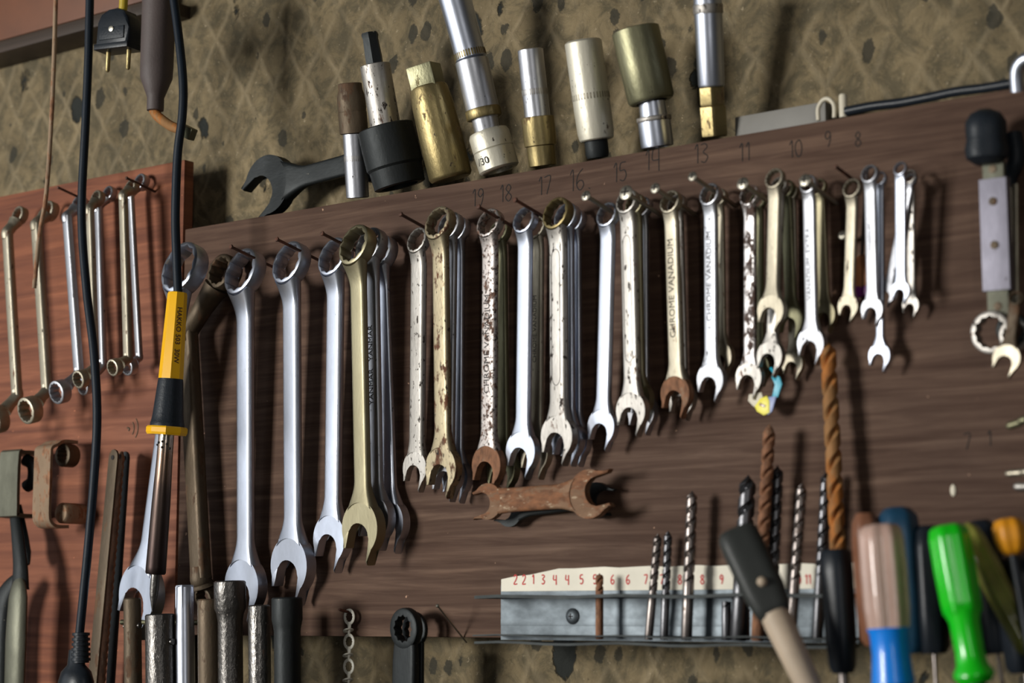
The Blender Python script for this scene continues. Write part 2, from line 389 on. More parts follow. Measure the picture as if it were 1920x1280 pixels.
def wrench(label, A, B, dA, dB, rh, sw, jw, mat='chrome', roll=-8, txt=None, group='combination wrenches on the brown board',
           ringmat=None, jawmat=None, tilt=17, ja=15, slot=.59, kind='combination_wrench', top='ring', th=.40, tsize=.55, tz=.5, edge=True, points=12, panel=False, tipx=None, rdepth=.66, txtmat='etch', hole=.80):
    a = P(*A, dA); b = P(*B, dB); m4 = frame(a, b, math.radians(roll)); L = (a-b).length
    ma, mb = mpp(*A, dA), mpp(*B, dB); mm_ = (ma+mb)/2
    Rr = rh*ma*1.08/2 if top == 'ring' else rh*ma/1.82
    w = sw*mm_/1.0; t = w*th; Rj = jw*mb/1.76; tj = Rj*.42
    root = thing(kind, m4, label, 'wrench', group)
    jb = jaw_bm(Rj, tj, ja, slot); finish('open_jaw', jb, jawmat or mat, root)
    Eb = (Rj, 1.5*Rj, .75*Rj, tj*1.16, 0, 0)
    if top == 'ring':
        rb = ring_bm(Rr, Rr*rdepth, points, hole=hole); ta = math.radians(-tilt)
        rb.transform(Matrix.Translation((0, 0, L)) @ Matrix.Rotation(ta, 4, 'X'))
        finish('ring_end', rb, ringmat or mat, root)
        Et = (Rr, 1.42*Rr, 1.0*Rr, min(Rr*rdepth*.86, t*2.2), -Rr*math.sin(math.radians(tilt))*.75, L)
    else:
        jb2 = jaw_bm(Rr, Rr*.36, ja, slot); jb2.transform(Matrix.Translation((0, 0, L)) @ Matrix.Rotation(PI, 4, 'Y'))
        finish('open_jaw', jb2, ringmat or mat, root); Et = (Rr, 1.5*Rr, .75*Rr, Rr*.36*1.16, 0, L)
    sb = shank_bm(L, w, t, (Eb, Et)); finish('shank', sb, mat, root)
    if txt:
        text_obj(txt, w*tsize*.98, txtmat, root, V((0, -t/2*1.06-.00005, L*tz)), V((0,0,1)), V((-1,0,0)), 'stamped_lettering', bold=0)
    if panel:   # sunken outlined panel engraved in the shank
        bm = bmesh.new(); pw = w*.27; z0, z1 = L*.27, L*.80; y = -t/2*1.045
        lp = [V((pw*math.cos(a), y, z1+pw*1.6*math.sin(a))) for a in [PI*q/8 for q in range(9)]] + [V((-pw*math.cos(a), y, z0-pw*1.6*math.sin(a))) for a in [PI*q/8 for q in range(9)]]
        lp.append(lp[0]); tube(bm, lp, w*.018, 6, 0)
        finish('engraved_outline', bm, 'etch', root)
    return root

# ------------------------------------------------------------------ the setting
zt_l = P(345, 430, .05).z; board_top = zt_l; board_bot = P(570, 1192, .05).z
bx0 = P(343, 600, .05).x; bx1 = P(2050, 600, .05).x
bm = bmesh.new(); box(bm, (-1.2, .03, 1.3), (5.2, .06, 2.6)); struct(finish('wall_back', bm, 'wall'))
bm = bmesh.new(); box(bm, (-1.2, -2.0, -.03), (5.2, 4.2, .06)); struct(finish('floor', bm, 'greytrim'))
WALLZ = 0.0
BR = thing('tool_board', Matrix.Translation((bx0, -.05, board_bot)), 'wide dark brown wooden board the long row of wrenches hangs on', 'board')
bm = bmesh.new(); box(bm, ((bx1-bx0)/2, .0075, (board_top-board_bot)/2), (bx1-bx0, .015, board_top-board_bot), .0012); finish('face_board', bm, 'board', BR)
bm = bmesh.new()
for zz in (board_top-board_bot-.0225, .04):
    box(bm, ((bx1-bx0)/2, .0325, zz), (bx1-bx0-.01, .035, .040))
finish('batten', bm, 'batten', BR)
def on_board(px, py, d=.0502):
    return P(px, py, d) - V((bx0, -.05, board_bot))
GLY = {'0': [[(.3,1),(.08,.8),(.05,.4),(.22,.02),(.42,.1),(.5,.5),(.42,.88),(.3,1)]], '1': [[(.1,.78),(.28,1),(.28,0)]],
       '2': [[(.05,.8),(.25,1),(.48,.82),(.35,.45),(.05,0),(.52,.02)]], '3': [[(.05,.95),(.3,1),(.45,.8),(.2,.55),(.48,.3),(.3,0),(.05,.08)]],
       '4': [[(.1,1),(.06,.5),(.5,.48)], [(.46,.98),(.46,-.1)]], '5': [[(.45,1),(.12,.96),(.08,.58),(.35,.6),(.48,.3),(.3,.02),(.05,.1)]],
       '6': [[(.42,1),(.12,.7),(.05,.25),(.25,0),(.46,.2),(.4,.42),(.2,.45),(.06,.3)]], '7': [[(.05,.96),(.5,.98),(.22,0)]],
       '8': [[(.28,.52),(.08,.75),(.28,1),(.46,.78),(.28,.52),(.06,.25),(.28,0),(.5,.25),(.28,.52)]],
       '9': [[(.45,.7),(.25,.5),(.08,.72),(.25,1),(.46,.85),(.45,.4),(.3,0)]], '.': [[(.1,.0),(.12,.04)]]}
def handwrite(s, px, py, h, mat, parent, base, off, d=.0502, r=.00042, name='handwritten_number'):
    k = mpp(px, py, d); hh = h*k; q = P(px, py, d) - base - off; x = q.x; bm = bmesh.new()
    for ch in s:
        for st in GLY[ch]:
            tube(bm, [V((x+a*hh*.95, q.y, q.z+(b-.5)*hh)) for a, b in st], r*(2.2 if ch == '.' else 1), 5, 4, flat=.12)
        x += hh*(.66 if ch != '1' else .42)
    finish(name, bm, mat, parent)
for s, px, py, h in (('16.', 1066, 340, 40), ('15', 1148, 325, 36), ('14', 1208, 302, 38), ('13', 1300, 290, 36), ('11', 1384, 287, 34), ('10', 1478, 281, 32), ('9', 1545, 262, 30), ('8', 1602, 262, 28), ('18', 936, 364, 32), ('19', 884, 372, 32), ('17', 1008, 350, 34), ('7', 1806, 828, 30), ('1', 1850, 822, 28)):
    handwrite(s, px, py, h, 'ink', BR, V((bx0, -.05, board_bot)), V((0, 0, 0)))

px_top = P(0, 362, .045); pr = P(346, 306, .045)
PZ0 = P(400, 1345, .10).z+.0006
LP = thing('plywood_panel', Matrix.Translation((pr.x, -.045, PZ0)), 'reddish brown plywood panel behind the cranked ring wrenches', 'board')
plx = P(-160, 600, .045).x - pr.x
bm = bmesh.new(); box(bm, (plx/2+.0, .006, ((px_top.z+pr.z)/2-PZ0)/2), (-plx, .012, (px_top.z+pr.z)/2-PZ0), .001)
finish('plywood_sheet', bm, 'panel', LP)
bm = bmesh.new()
for fx in (.15, .85): box(bm, (plx*fx, .0285, ((px_top.z+pr.z)/2-PZ0)/2), (.03, .033, (px_top.z+pr.z)/2-PZ0-.03))
finish('batten', bm, 'batten', LP)
q = P(247, 803, .045) - V((pr.x, -.045, PZ0))
bm = bmesh.new()
for i, (r_, x_) in enumerate(((.0045, -.001), (.007, .002))):
    tube(bm, [q+V((x_+r_*math.cos(a), -.0001, r_*1.5*math.sin(a))) for a in (-1.0, -.5, 0, .5, 1.0)], .0006, 6, 3)
tube(bm, [q+V((-.006, -.0001, .001)), q+V((-.003, -.0001, .0)), q+V((-.004,-.0001,-.002))], .0009, 6, 3)
finish('burnt_mark', bm, 'oldbrown', LP)

# upper shelf board at the top left, its dark underside above the plug
a_ = P(-40, 80, .06); b_ = P(270, 14, .06)
bm = bmesh.new(); zz = (a_.z+b_.z)/2
box(bm, ((a_.x+b_.x)/2-.05, -.02, zz+.004), (b_.x-a_.x+.1, .04, .013), .0015)
tag(finish('shelf_edge', bm, 'batten'), 'dark wooden ledge crossing the top left corner above the cables', 'shelf')
bm = bmesh.new(); box(bm, ((a_.x+b_.x)/2-.03, -.020, zz+.0665), (b_.x-a_.x+.02, .036, .11), .003)
tag(finish('wooden_box', bm, 'orangewood'), 'orange brown wooden box standing on the ledge at the top left', 'box')

# rack shelf under everything (below the picture) that carries the standing tools
SH_Z = P(400, 1345, .10).z
bm = bmesh.new(); box(bm, ((P(-100,1300,.1).x+P(1990,1300,.1).x)/2, -.15, SH_Z-.01), (P(1990,1300,.1).x-P(-100,1300,.1).x+.25, .30, .02), .001)
tag(finish('tool_shelf', bm, 'batten'), 'wooden ledge at the foot of the wall carrying the standing tools', 'shelf')

# ------------------------------------------------------------------ main row of wrenches
g1 = 'combination wrenches on the brown board'
wr = wrench
wr('bright white-faced large wrench hanging behind the yellow soldering iron', (347,505), (266,1115), .100, .084, 95, 38, 104, 'chrome', slot=.60)
wr('longest polished chrome wrench, first one right of the brown cranked wrench', (460,512), (461,1098), .074, .062, 86, 42, 92, 'chrome')
wr('second long polished chrome wrench, its whole open jaw visible', (547,495), (550,1060), .074, .062, 79, 42, 96, 'chrome')
wr('polished chrome wrench half covered by the plain yellowish wrench', (630,484), (624,1010), .070, .060, 72, 40, 82, 'chrome')
wr('plain yellowish nickel wrench at the front of the first stack', (671,462), (682,990), .088, .078, 76, 38, 90, 'gold', hole=.78)
wr('chrome wrench with black stamped letters just behind the yellowish wrench', (697,462), (706,972), .074, .066, 66, 34, 78, 'chrome2', txt='YANMAR   YANMAR', tz=.56, tsize=.50)
wr('thin looking chrome wrench at the back of the first stack, jaw furthest right', (716,476), (734,980), .060, .057, 66, 32, 76, 'chrome')
wr('scratched steel wrench left of the stained yellowish wrench, on the long dark nail', (786,452), (782,878), .070, .062, 48, 36, 58, 'satin')
wr('stained yellow nickel wrench with rust spots and the widest ring of its stack', (826,420), (832,878), .086, .076, 62, 38, 74, 'goldrust', hole=.77)
wr('shiny chrome wrench directly behind the stained yellow wrench', (846,425), (840,890), .072, .066, 52, 30, 66, 'chrome2')
wr('shiny chrome wrench at the back of the stained yellow wrench stack', (860,432), (858,896), .060, .057, 48, 28, 62, 'chrome')
wr('rust speckled chrome wrench with stamped letters and brown open jaw', (920,420), (917,872), .080, .072, 54, 36, 68, 'speckled', jawmat='rust', txt='CHROME VANADIUM', tz=.50, tsize=.55)
wr('dark edged old wrench tucked behind the rust speckled one', (938,436), (944,880), .062, .060, 46, 30, 66, 'olive')
wr('clean chrome wrench between the rust speckled and the outlined wrench', (986,414), (981,846), .080, .070, 50, 34, 68, 'chrome')
wr('tan tarnished wrench with stamped letters behind the clean chrome one', (1008,428), (1006,850), .064, .060, 44, 30, 64, 'cream', txt='CHROME VANADIUM', tz=.55, tsize=.45)
wr('scratched wrench with an engraved outline on its shank and brown ring', (1047,402), (1049,818), .086, .076, 60, 40, 72, 'satin', ringmat='brass', panel=True)
wr('bright chrome wrench directly behind the engraved outline wrench', (1064,408), (1066,824), .072, .066, 52, 30, 66, 'chrome')
wr('slim chrome wrench at the back of the engraved outline stack', (1078,416), (1080,828), .060, .058, 46, 28, 62, 'chrome')
wr('clean bluish chrome wrench on the shiny screw, leaning down to the left', (1141,404), (1131,800), .074, .066, 46, 33, 60, 'chrome')
wr('scratched steel wrench with dark notches, screw head over its ring', (1178,379), (1187,770), .086, .076, 46, 36, 64, 'satin', panel=True)
wr('yellow edged wrench behind the notched scratched wrench', (1192,384), (1198,748), .072, .066, 40, 28, 58, 'gold')
wr('slim chrome wrench at the back of the notched wrench stack', (1205,390), (1206,772), .060, .058, 40, 26, 58, 'chrome2')
wr('worn wrench with corroded lettering and brown open jaw', (1259,380), (1270,738), .078, .070, 43, 32, 62, 'cream', jawmat='rust', txt='CHROME VANADIUM', tz=.55, tsize=.62)
wr('slim steel wrench mostly hidden behind the worn brown jawed wrench', (1270,384), (1280,748), .062, .060, 38, 26, 54, 'satin')
wr('grey chrome wrench with black stamped letters left of the flaked wrench', (1333,366), (1335,712), .078, .068, 42, 30, 56, 'chrome2', txt='CHROME VANADIUM', tz=.56, tsize=.6)
wr('slim yellow edged wrench behind the grey lettered wrench, ring jaw high', (1348,372), (1352,670), .062, .060, 36, 24, 52, 'cream')
wr('flaked brown and chrome wrench with the most peeled plating', (1407,368), (1407,708), .074, .066, 40, 27, 54, 'flaked', jawmat='satin')
wr('dark edged slim wrench behind the flaked wrench', (1422,378), (1424,690), .060, .058, 34, 22, 46, 'olive')
wr('cream tarnished short wrench whose ring stands highest in its stack', (1454,336), (1448,582), .090, .084, 38, 28, 54, 'cream')
wr('steel wrench whose lower jaw hangs below the cream wrench jaw', (1462,350), (1446,668), .078, .072, 34, 24, 52, 'satin')
wr('matt grey green wrench with a broad jaw right of the cream wrench', (1474,356), (1484,600), .068, .064, 36, 24, 52, 'olive')
wr('small tarnished wrench at the back with its jaw lowest right', (1484,362), (1488,682), .059, .057, 30, 20, 42, 'cream')
wr('chrome wrench with worn dark lettering tilted to the right', (1517,346), (1523,644), .080, .070, 34, 27, 54, 'chrome2', txt='VANADIUM  EXTRA', tz=.50, tsize=.58)
wr('brassy edged slim wrench behind the right tilted chrome wrench', (1536,352), (1547,590), .064, .060, 32, 24, 46, 'gold')
wr('short cream rusty wrench left of the white lettered pair', (1599,354), (1592,574), .070, .064, 36, 24, 40, 'cream', slot=.5)
wr('short silver wrench with high small ring and round jaw', (1632,327), (1637,580), .080, .072, 34, 25, 42, 'chrome2', txt='VANADIUM', tz=.52, tsize=.45)
wr('slim chrome wrench hanging lowest of the small ones at the right', (1650,336), (1651,667), .068, .064, 28, 17, 42, 'chrome', th=.6)
wr('small bright wrench hanging crooked across its neighbours', (1708,338), (1664,550), .066, .066, 24, 18, 34, 'chrome2')
wr('white chrome wrench with small black letters, second last of the row', (1689,317), (1690,545), .082, .076, 26, 23, 34, 'chrome', txt='CHROME VANADIUM', tz=.58, tsize=.5)
wr('last slim steel wrench at the right end of the long row', (1707,332), (1709,572), .064, .060, 26, 18, 32, 'satin')

g2 = 'loose open ended wrenches'
wr('orange brown rusty double open wrench lying sideways under the row', (1108,926), (918,940), .078, .078, 84, 46, 60, 'tanrust', kind='open_end_wrench', top='jaw', roll=0, group=g2, ja=-12)
wr('dark steel double open wrench behind the rusty sideways one', (1120,938), (958,958), .060, .060, 62, 28, 52, 'black', kind='open_end_wrench', top='jaw', roll=0, group=g2, ja=10)
wr('black open wrench lying on the board top left of the sockets', (700,296), (508,348), .030, .030, 84, 40, 100, 'black', kind='open_end_wrench', top='jaw', roll=0, group=g2, ja=-34)
wr('thick black wrench with a twelve point ring below the board edge', (762,1178), (758,1385), .074, .070, 72, 62, 90, 'black', tilt=0, group=g2, kind='ring_wrench', th=.3, rdepth=.5, hole=.60)
wr('second black wrench tucked behind the thick one below the board edge', (778,1180), (776,1385), .062, .060, 62, 48, 70, 'black', tilt=0, group=g2, kind='ring_wrench', th=.2, rdepth=.3, hole=.66)

# ------------------------------------------------------------------ cranked ring wrenches (left panel)
def cranked(label, s1, s0, rt, rb, ds, dt, db, sw, rp, mat, group, kind='cranked_ring_wrench', tube_r=None):
    A = P(*s1, ds); B = P(*s0, ds); Rt = P(*rt, dt); Rb = P(*rb, db); mm_ = mpp(*s1, ds)
    root = thing(kind, Matrix.Translation(A), label, 'wrench', group)
    inv = lambda p: p-A
    w = sw*mm_/1.05
    bm = bmesh.new(); m4 = frame(A, B, math.radians(-10)); L = (A-B).length
    rows = [[(m4 @ V((x*1.0, y, z))) - A for x, y in rrect(w, w*.62, rc=.3)] for z in [L*i/8 for i in range(9)]]
    loft(bm, rows); finish('shank', bm, mat, root)
    for nm, S, R, rad in (('upper', A, Rt, rp[0]), ('lower', B, Rb, rp[1])):
        r = rad*mm_/2; dirv = (R-S).normalized(); e = R-dirv*r*.9
        bm = bmesh.new(); tube(bm, [inv(S+(A-B).normalized()*(w*.5 if S is B else -w*.5)), inv(S), inv(S+(e-S)*.5), inv(e)], [w*.46, w*.50, w*.46, w*.6], 12, 5)
        finish('cranked_neck', bm, mat, root)
        bm = ring_bm(r, r*.95, 12, hole=.74); bm.transform(Matrix.Translation(inv(R)) @ Matrix.Rotation(math.radians(-12 if S is A else 16), 4, 'X') @ Matrix.Rotation(math.radians(-4), 4, 'Z'))
        finish('ring_end', bm, mat, root)
    return root
g3 = 'cranked ring wrenches on the plywood panel'
cr = cranked
cr('leftmost cranked ring wrench, cut by the left edge', (14,436), (32,742), (38,404), (-6,786), .080, .066, .100, 24, (34,52), 'cream', g3)
cr('second cranked ring wrench from the left, long with a big lower ring', (68,420), (88,732), (94,396), (57,768), .080, .062, .100, 24, (38,50), 'cream', g3)
cr('cranked ring wrench left of the black plug cable', (126,406), (148,700), (150,384), (113,734), .078, .062, .098, 22, (34,44), 'chrome2', g3)
cr('cranked ring wrench crossed by the black plug cable', (168,392), (178,688), (184,372), (152,710), .082, .068, .098, 20, (30,34), 'cream', g3)
cr('cranked ring wrench just right of the black plug cable', (184,388), (192,684), (206,364), (160,724), .064, .053, .080, 20, (30,32), 'chrome2', g3)
cr('broad cranked ring wrench, second from the right on the plywood', (231,366), (240,672), (248,352), (216,688), .082, .068, .098, 20, (30,32), 'cream', g3)
cr('slim cranked ring wrench at the right end of the plywood', (245,366), (261,670), (266,342), (243,686), .062, .053, .072, 16, (32,34), 'chrome2', g3)
cr('old brown cranked wrench hanging behind the soldering iron', (352,622), (377,1085), (422,512), (388,1120), .068, .0615, .062, 44, (68,46), 'oldbrown', g3, kind='large_cranked_wrench')

# ------------------------------------------------------------------ nails and screws
def nail(label, head, dh, L=.05, mat='nail', hr=.0024, r=.0013, face=.05, rise=.22, kind='nail'):
    h = P(*head, dh); base = V((h.x, -face+.004, h.z-(dh-face)*rise))
    m4 = frame(h, base, front=V((0,0,1))); L = (h-base).length
    root = thing(kind, m4, label, 'nail' if kind == 'nail' else 'screw', 'nails and screws in the boards')
    bm = bmesh.new()
    if kind == 'screw': lathe(bm, [(r*(1 if i % 2 else .75), L*i/40) for i in range(41)], 12)
    else: lathe(bm, [(r, 0), (r, L)], 12)
    finish('shaft', bm, mat, root)
    bm = bmesh.new(); lathe(bm, [(r, L-.001), (hr, L), (hr*1.02, L+.0006), (hr*.8, L+.0013), (hr*.2, L+.0016)], 16)
    hd = finish('head', bm, mat, root)
    if kind == 'screw':
        bm = bmesh.new(); box(bm, (0,0,L+.0016), (hr*1.2, hr*.25, .0006)); box(bm, (0,0,L+.0016), (hr*.25, hr*1.2, .0006)); finish('cross_slot', bm, 'etch', hd)
for lb, h, dh in (
    ('dark nail above the longest chrome wrench', (434,463), .108), ('dark nail above the second long chrome wrench', (520,449), .108),
    ('dark nail left of the plain yellowish wrench', (605,438), .112), ('long dark nail left of the stained yellow wrench', (752,402), .112),
    ('brown nail above the rust speckled wrench', (898,388), .108), ('dark nail above the clean chrome wrench beside the rust speckled one', (967,375), .108)):
    nail(lb, h, dh, hr=.0021, r=.0013)
for lb, h, dh, hr in (
    ('shiny screw left of the clean bluish wrench', (1099,367), .106, .0040), ('big screw head over the ring of the notched wrench', (1174,361), .106, .0056),
    ('bright screw left of the worn wrench with the brown jaw', (1229,353), .104, .0040), ('bright screw left of the grey lettered wrench', (1299,331), .108, .0036),
    ('pale screw head at the flaked wrench ring', (1393,344), .100, .0046), ('pale screw head behind the right tilted chrome wrench ring', (1510,338), .094, .0046)):
    nail(lb, h, dh, mat='screw', hr=hr, r=.0019, kind='screw')
nail('reddish bent nail left of the short cream wrench', (1568,313), .082, hr=.0014, r=.0012)
nail('short bright screw beside the short cream wrench shank', (1580,441), .066, mat='screw', hr=.0032, r=.0018, kind='screw')
nail('dark nail above the lone cranked wrenches on the plywood', (110,352), .092, hr=.0014, r=.0012, face=.045)
nail('nail at the top of the rightmost cranked wrenches', (238,334), .080, hr=.0016, r=.0012, face=.045)
nail('dark nail holding the pale eyelet chain', (638,1143), .066, hr=.0012, r=.0012)
nail('thin bright wire nail left of the drill rack', (821,1136), .082, mat='screw', hr=.0016, r=.0007, rise=.9)

# ------------------------------------------------------------------ sockets standing on the board edge
LEDGE = board_top + .0012; LAST = [.043]
def knurl(bm, r, z0, z1, seg=72):
    lathe(bm, [(r*.97, z0), (r, z0+(z1-z0)*.12), (r, z1-(z1-z0)*.12), (r*.97, z1)], seg, radial=lambda k, rr, z: rr*(1 if k % 2 else .955))
def socket(label, b, t, db, dt, wpx, prof, mat, bands=(), kind='socket', extra=None, onledge=False, seg=40, radial=None, group='sockets along the top edge of the board', cat='socket', cap=None):
    """prof = [(radius factor, fraction of the height)]"""
    if onledge: db = .043
    else: db = LAST[0]
    B = P(*b, db); lo, hi = db-.02, db+.12
    for _ in range(30):
        md = (lo+hi)/2
        if P(*t, md).x > B.x: lo = md
        else: hi = md
    dt = min(db + (md-db)*.8, db + .20*abs(B.z-P(*t, db).z)); LAST[0] = dt; A = P(*t, dt)
    if onledge: 
        B.z = LEDGE + (abs((A-B).normalized().x)+abs((A-B).normalized().y))*wpx*mpp(*b, db)/2*.8
    m4 = frame(A, B); L = (A-B).length; r = wpx*mpp(*b, db)/2
    root = thing(kind, m4, label, cat, group)
    bm = bmesh.new()
    ins = prof[-1][0]*r*.72
    p = [(max(f*r-.0012, .001), fr*L) if i in (0,) else (f*r, fr*L) for i, (f, fr) in enumerate([(prof[0][0], prof[0][1])]+[(prof[0][0], prof[0][1]+.012)]+list(prof[1:-1])+[(prof[-1][0], prof[-1][1]-.012)])]
    p += [(prof[-1][0]*r-.0012, prof[-1][1]*L)]
    if cap != 'solid': p += [(ins, prof[-1][1]*L), (ins*.98, prof[-1][1]*L-.008)]
    if prof[0][0] > .2 and cap != 'solid': p = [(prof[0][0]*r*.7, prof[0][1]*L+.006), (prof[0][0]*r*.72, prof[0][1]*L)] + p
    lathe(bm, p, seg, radial); finish('body', bm, mat, root, sharp=30)
    for f, z0, z1, mt in bands:
        bm = bmesh.new(); knurl(bm, f*r, z0*L, z1*L); finish('knurled_band', bm, mt, root, sharp=60)
    if extra: extra(root, r, L)
    return root
def hexrad(seg): return lambda k, r, z: r*math.cos(PI/6)/math.cos(((k*2*PI/seg) % (PI/3))-PI/6)
# a
socket('narrow chrome socket standing left of the big black socket', (671,369), (664,250), .046, .040, 43, [(1,0),(1,.40),(1,.66),(1,1)], 'chrome2', bands=((1.02,.56,.66,'satin'),), onledge=True)
socket('brown black impact adapter on top of the narrow chrome socket', (664,251), (656,156), .040, .034, 54, [(1,0),(1,.42),(.97,.44),(1,.5),(.98,.74),(.84,.86),(.82,1)], 'oldbrown')
# b
def dia(root, r, L):
    bm = bmesh.new(); lathe(bm, [(r*.58,L-.002),(r*.60,L+.006),(r*.54,L+.022),(r*.60,L+.0255),(r*.55,L+.0275),(r*.35,L+.0278)], 24, hexrad(24)); finish('hex_bit', bm, 'black', root, sharp=25)
socket('big black impact socket, widest at the left of the row', (750,362), (722,238), .052, .040, 108, [(.90,0),(.93,.30),(1.0,.34),(1.0,.70),(.98,.98),(.96,1)], 'black', onledge=True)
socket('chrome bit socket with a dark hex bit upright on the black socket', (723,238), (703,121), .040, .030, 57, [(1,0),(1,.5),(1,1)], 'satin', extra=dia, kind='bit_socket', cap='solid')
# c
def sq(root, r, L):
    bm = bmesh.new(); box(bm, (0,0,L+.008), (r*1.25, r*1.25, .020), .0012); bm.transform(Matrix.Rotation(.25, 4, 'Z')); finish('square_drive', bm, 'olive', root)
socket('oily brass coloured impact socket with a square top', (846,346), (803,162), .050, .030, 82, [(.94,0),(1,.04),(1,.45),(.96,.80),(.88,.96),(.84,1)], 'brass', onledge=True, extra=sq, cap='solid')
# d
def n30(root, r, L):
    text_obj('/30', .0085, 'etch', root, V((-r*.08, -r*1.005, L*.26)), V((1,0,0)), V((0,0,1)), 'stamped_number')
socket('white worn socket stamped 30 under the tall leaning extension', (937,326), (915,246), .050, .044, 78, [(.90,0),(.98,.05),(1,.5),(.97,.52),(1,.54),(1,.9),(.92,1)], 'whiteworn', onledge=True, extra=n30)
socket('chrome extension piece in the middle of the tall leaning stack', (914,247), (884,112), .044, .034, 66, [(.72,0),(.74,.18),(.86,.20),(.95,.34),(.95,.5),(.95,1)], 'chrome2', bands=((1.02,.19,.32,'brass'),))
socket('long polished chrome deep socket leaning at the top of the tall stack', (884,112), (848,-22), .034, .024, 62, [(.9,0),(.95,.02),(.95,.5),(1,1)], 'chrome', bands=((.98,.02,.12,'brass'),))
# e
socket('short brassy rusty socket under the thin chrome socket', (1018,309), (1008,219), .048, .042, 62, [(.84,0),(.86,.40),(.98,.42),(1,.6),(1,1)], 'brass', onledge=True)
socket('thin chrome socket with a knurled band standing on the brassy one', (1008,220), (994,92), .042, .032, 48, [(1,0),(1,.5),(1,1)], 'chrome2', bands=((1.03,.32,.42,'satin'),))
# f
socket('short dark bit foot under the pitted steel socket', (1121,297), (1117,262), .048, .046, 44, [(.9,0),(1,.2),(1,.6),(1,1)], 'black', onledge=True, kind='bit_socket')
socket('pitted pale steel socket with rust at its top and a middle band', (1119,263), (1093,76), .046, .030, 70, [(.92,0),(.98,.08),(1,.3),(1,.98),(.97,1)], 'whiteworn', bands=((1.02,.40,.47,'cream'),))
# g
socket('mirror chrome socket cup under the big olive socket', (1233,277), (1222,190), .048, .042, 62, [(.97,0),(1,.1),(1,.54),(1,.62),(.84,.66),(.80,1)], 'chrome', bands=((1.06,.56,.67,'satin'),), onledge=True)
socket('big olive grey socket tilted on top of the mirror chrome one', (1222,191), (1191,55), .044, .034, 90, [(.92,0),(.98,.05),(1,.5),(1,1)], 'olive')
# h
socket('brass coloured hex coupling at the foot of the long chrome extension', (1340,256), (1334,164), .048, .042, 56, [(.95,0),(.98,.06),(1,.60),(.90,.63),(.94,.66),(.94,1)], 'brass', onledge=True, radial=hexrad(40))
socket('long chrome extension standing right of the olive socket', (1334,164), (1326,-22), .042, .030, 52, [(.92,0),(.96,.03),(1,.5),(1.04,1)], 'chrome', bands=((1.08,.74,.84,'satin'),))

# grey trunking, white clip, black strip on the board's top edge
def zled(px, d): p = P(px, 300, d); return p.x
x0, x1 = zled(1385, .03), zled(1556, .03)
bm = bmesh.new(); box(bm, ((x0+x1)/2, -.027, LEDGE+.009), (x1-x0, .016, .017), .001); tag(finish('trunking_strip', bm, 'greytrim'), 'short grey trunking strip lying along the top edge of the board', 'strip')
q = P(1553, 222, .045); q.z = LEDGE
bm = bmesh.new(); tube(bm, [q+V((-.008,0,.001)), q+V((-.008,0,.010)), q+V((-.004,0,.0155)), q+V((.001,0,.0155)), q+V((.005,0,.010)), q+V((.005,0,.001))], .0016, 10, 5)
cl = finish('cable_clip', bm, 'white'); tag(cl, 'small ivory hooked cable clip on the board top edge', 'clip')
bm = bmesh.new(); lathe(bm, [(.0030,0),(.0031,.001),(.0031,.016),(.0026,.017)], 16); o = finish('plastic_stub', bm, 'white', M4=Matrix.Translation(q+V((.0125,0,0)))); tag(o, 'short ivory plastic stub beside the cable clip', 'stub')
x0, x1 = P(1585, 210, .046).x, P(1900, 168, .046).x
bm = bmesh.new(); tube(bm, [V((x0+(x1-x0)*i/6, -.045, LEDGE+.0042+.0006*math.sin(i*2))) for i in range(7)], .0036, 10, 4); tag(finish('black_strip', bm, 'blackpl'), 'thin black cable lying along the right of the board top edge', 'cable')
q = P(1915, 138, .06)
bm = bmesh.new(); tube(bm, [q+V((-.003,0,-.012)), q+V((-.001,-.004,.002)), q+V((.008,-.006,.008)), q+V((.02,0,.004)), q+V((.022,.05,.0))], .005, 12, 5); tag(finish('chrome_hook', bm, 'chrome'), 'chrome hook end cut by the right edge above the board', 'hook')

# ------------------------------------------------------------------ drill rack
hx0, hx1 = P(938, 1150, .052).x, P(1608, 1150, .052).x
zT = P(1200, 1062, .052).z; z1_ = P(938, 1106, .052).z; zf = P(940, 1117, .052).z; zl = P(940, 1188, .052).z; zb = P(940, 1199, .052).z
HR = thing('drill_rack', Matrix.Translation((hx0, -.0502, zb)), 'folded galvanised sheet rack holding upright drill bits', 'rack')
Lx = hx1-hx0
def rel(x, y, z): return (x-hx0, y+.0515, z-zb)
bm = bmesh.new(); box(bm, rel((hx0+hx1)/2, -.0520, (z1_+.004+zb)/2), (Lx, .0010, z1_-zb+.004)); 
for zz, s_ in (((zf+zb)/2-.003, .0055),): # pressed ribs along the plate
    tube(bm, [V(rel(hx0, -.0518, zz)), V(rel(hx1, -.0518, zz))], s_, 16, 0, flat=.16)
finish('back_plate', bm, 'zinc', HR)
def flange(name, z, y0, y1, th, mat, drop=0.0):
    bm = bmesh.new(); n = 14; rows = []
    for i in range(n+1):
        x = hx0 + Lx*i/n; w_ = .0008*math.sin(i*1.3)
        rows.append([V(rel(x, -y0, z-th)), V(rel(x, -y1, z-th+w_)), V(rel(x, -y1, z+w_)), V(rel(x, -y0, z))])
    loft(bm, rows); return finish(name, bm, mat, HR)
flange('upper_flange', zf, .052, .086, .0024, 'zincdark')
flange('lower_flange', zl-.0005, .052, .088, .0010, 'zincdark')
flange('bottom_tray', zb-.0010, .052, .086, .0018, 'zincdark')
bm = bmesh.new(); n = 22; rows = []
for i in range(n+1):
    f_ = i/n; x = hx0+.001+(Lx-.002)*f_; top = zT + .0005*math.sin(i*2.1) - (.008*(1-f_*5) if f_ < .2 else 0) 
    rows.append([V(rel(x, -.0526, z1_-.001)), V(rel(x, -.0534, z1_-.001)), V(rel(x, -.0534, top)), V(rel(x, -.0526, top))])
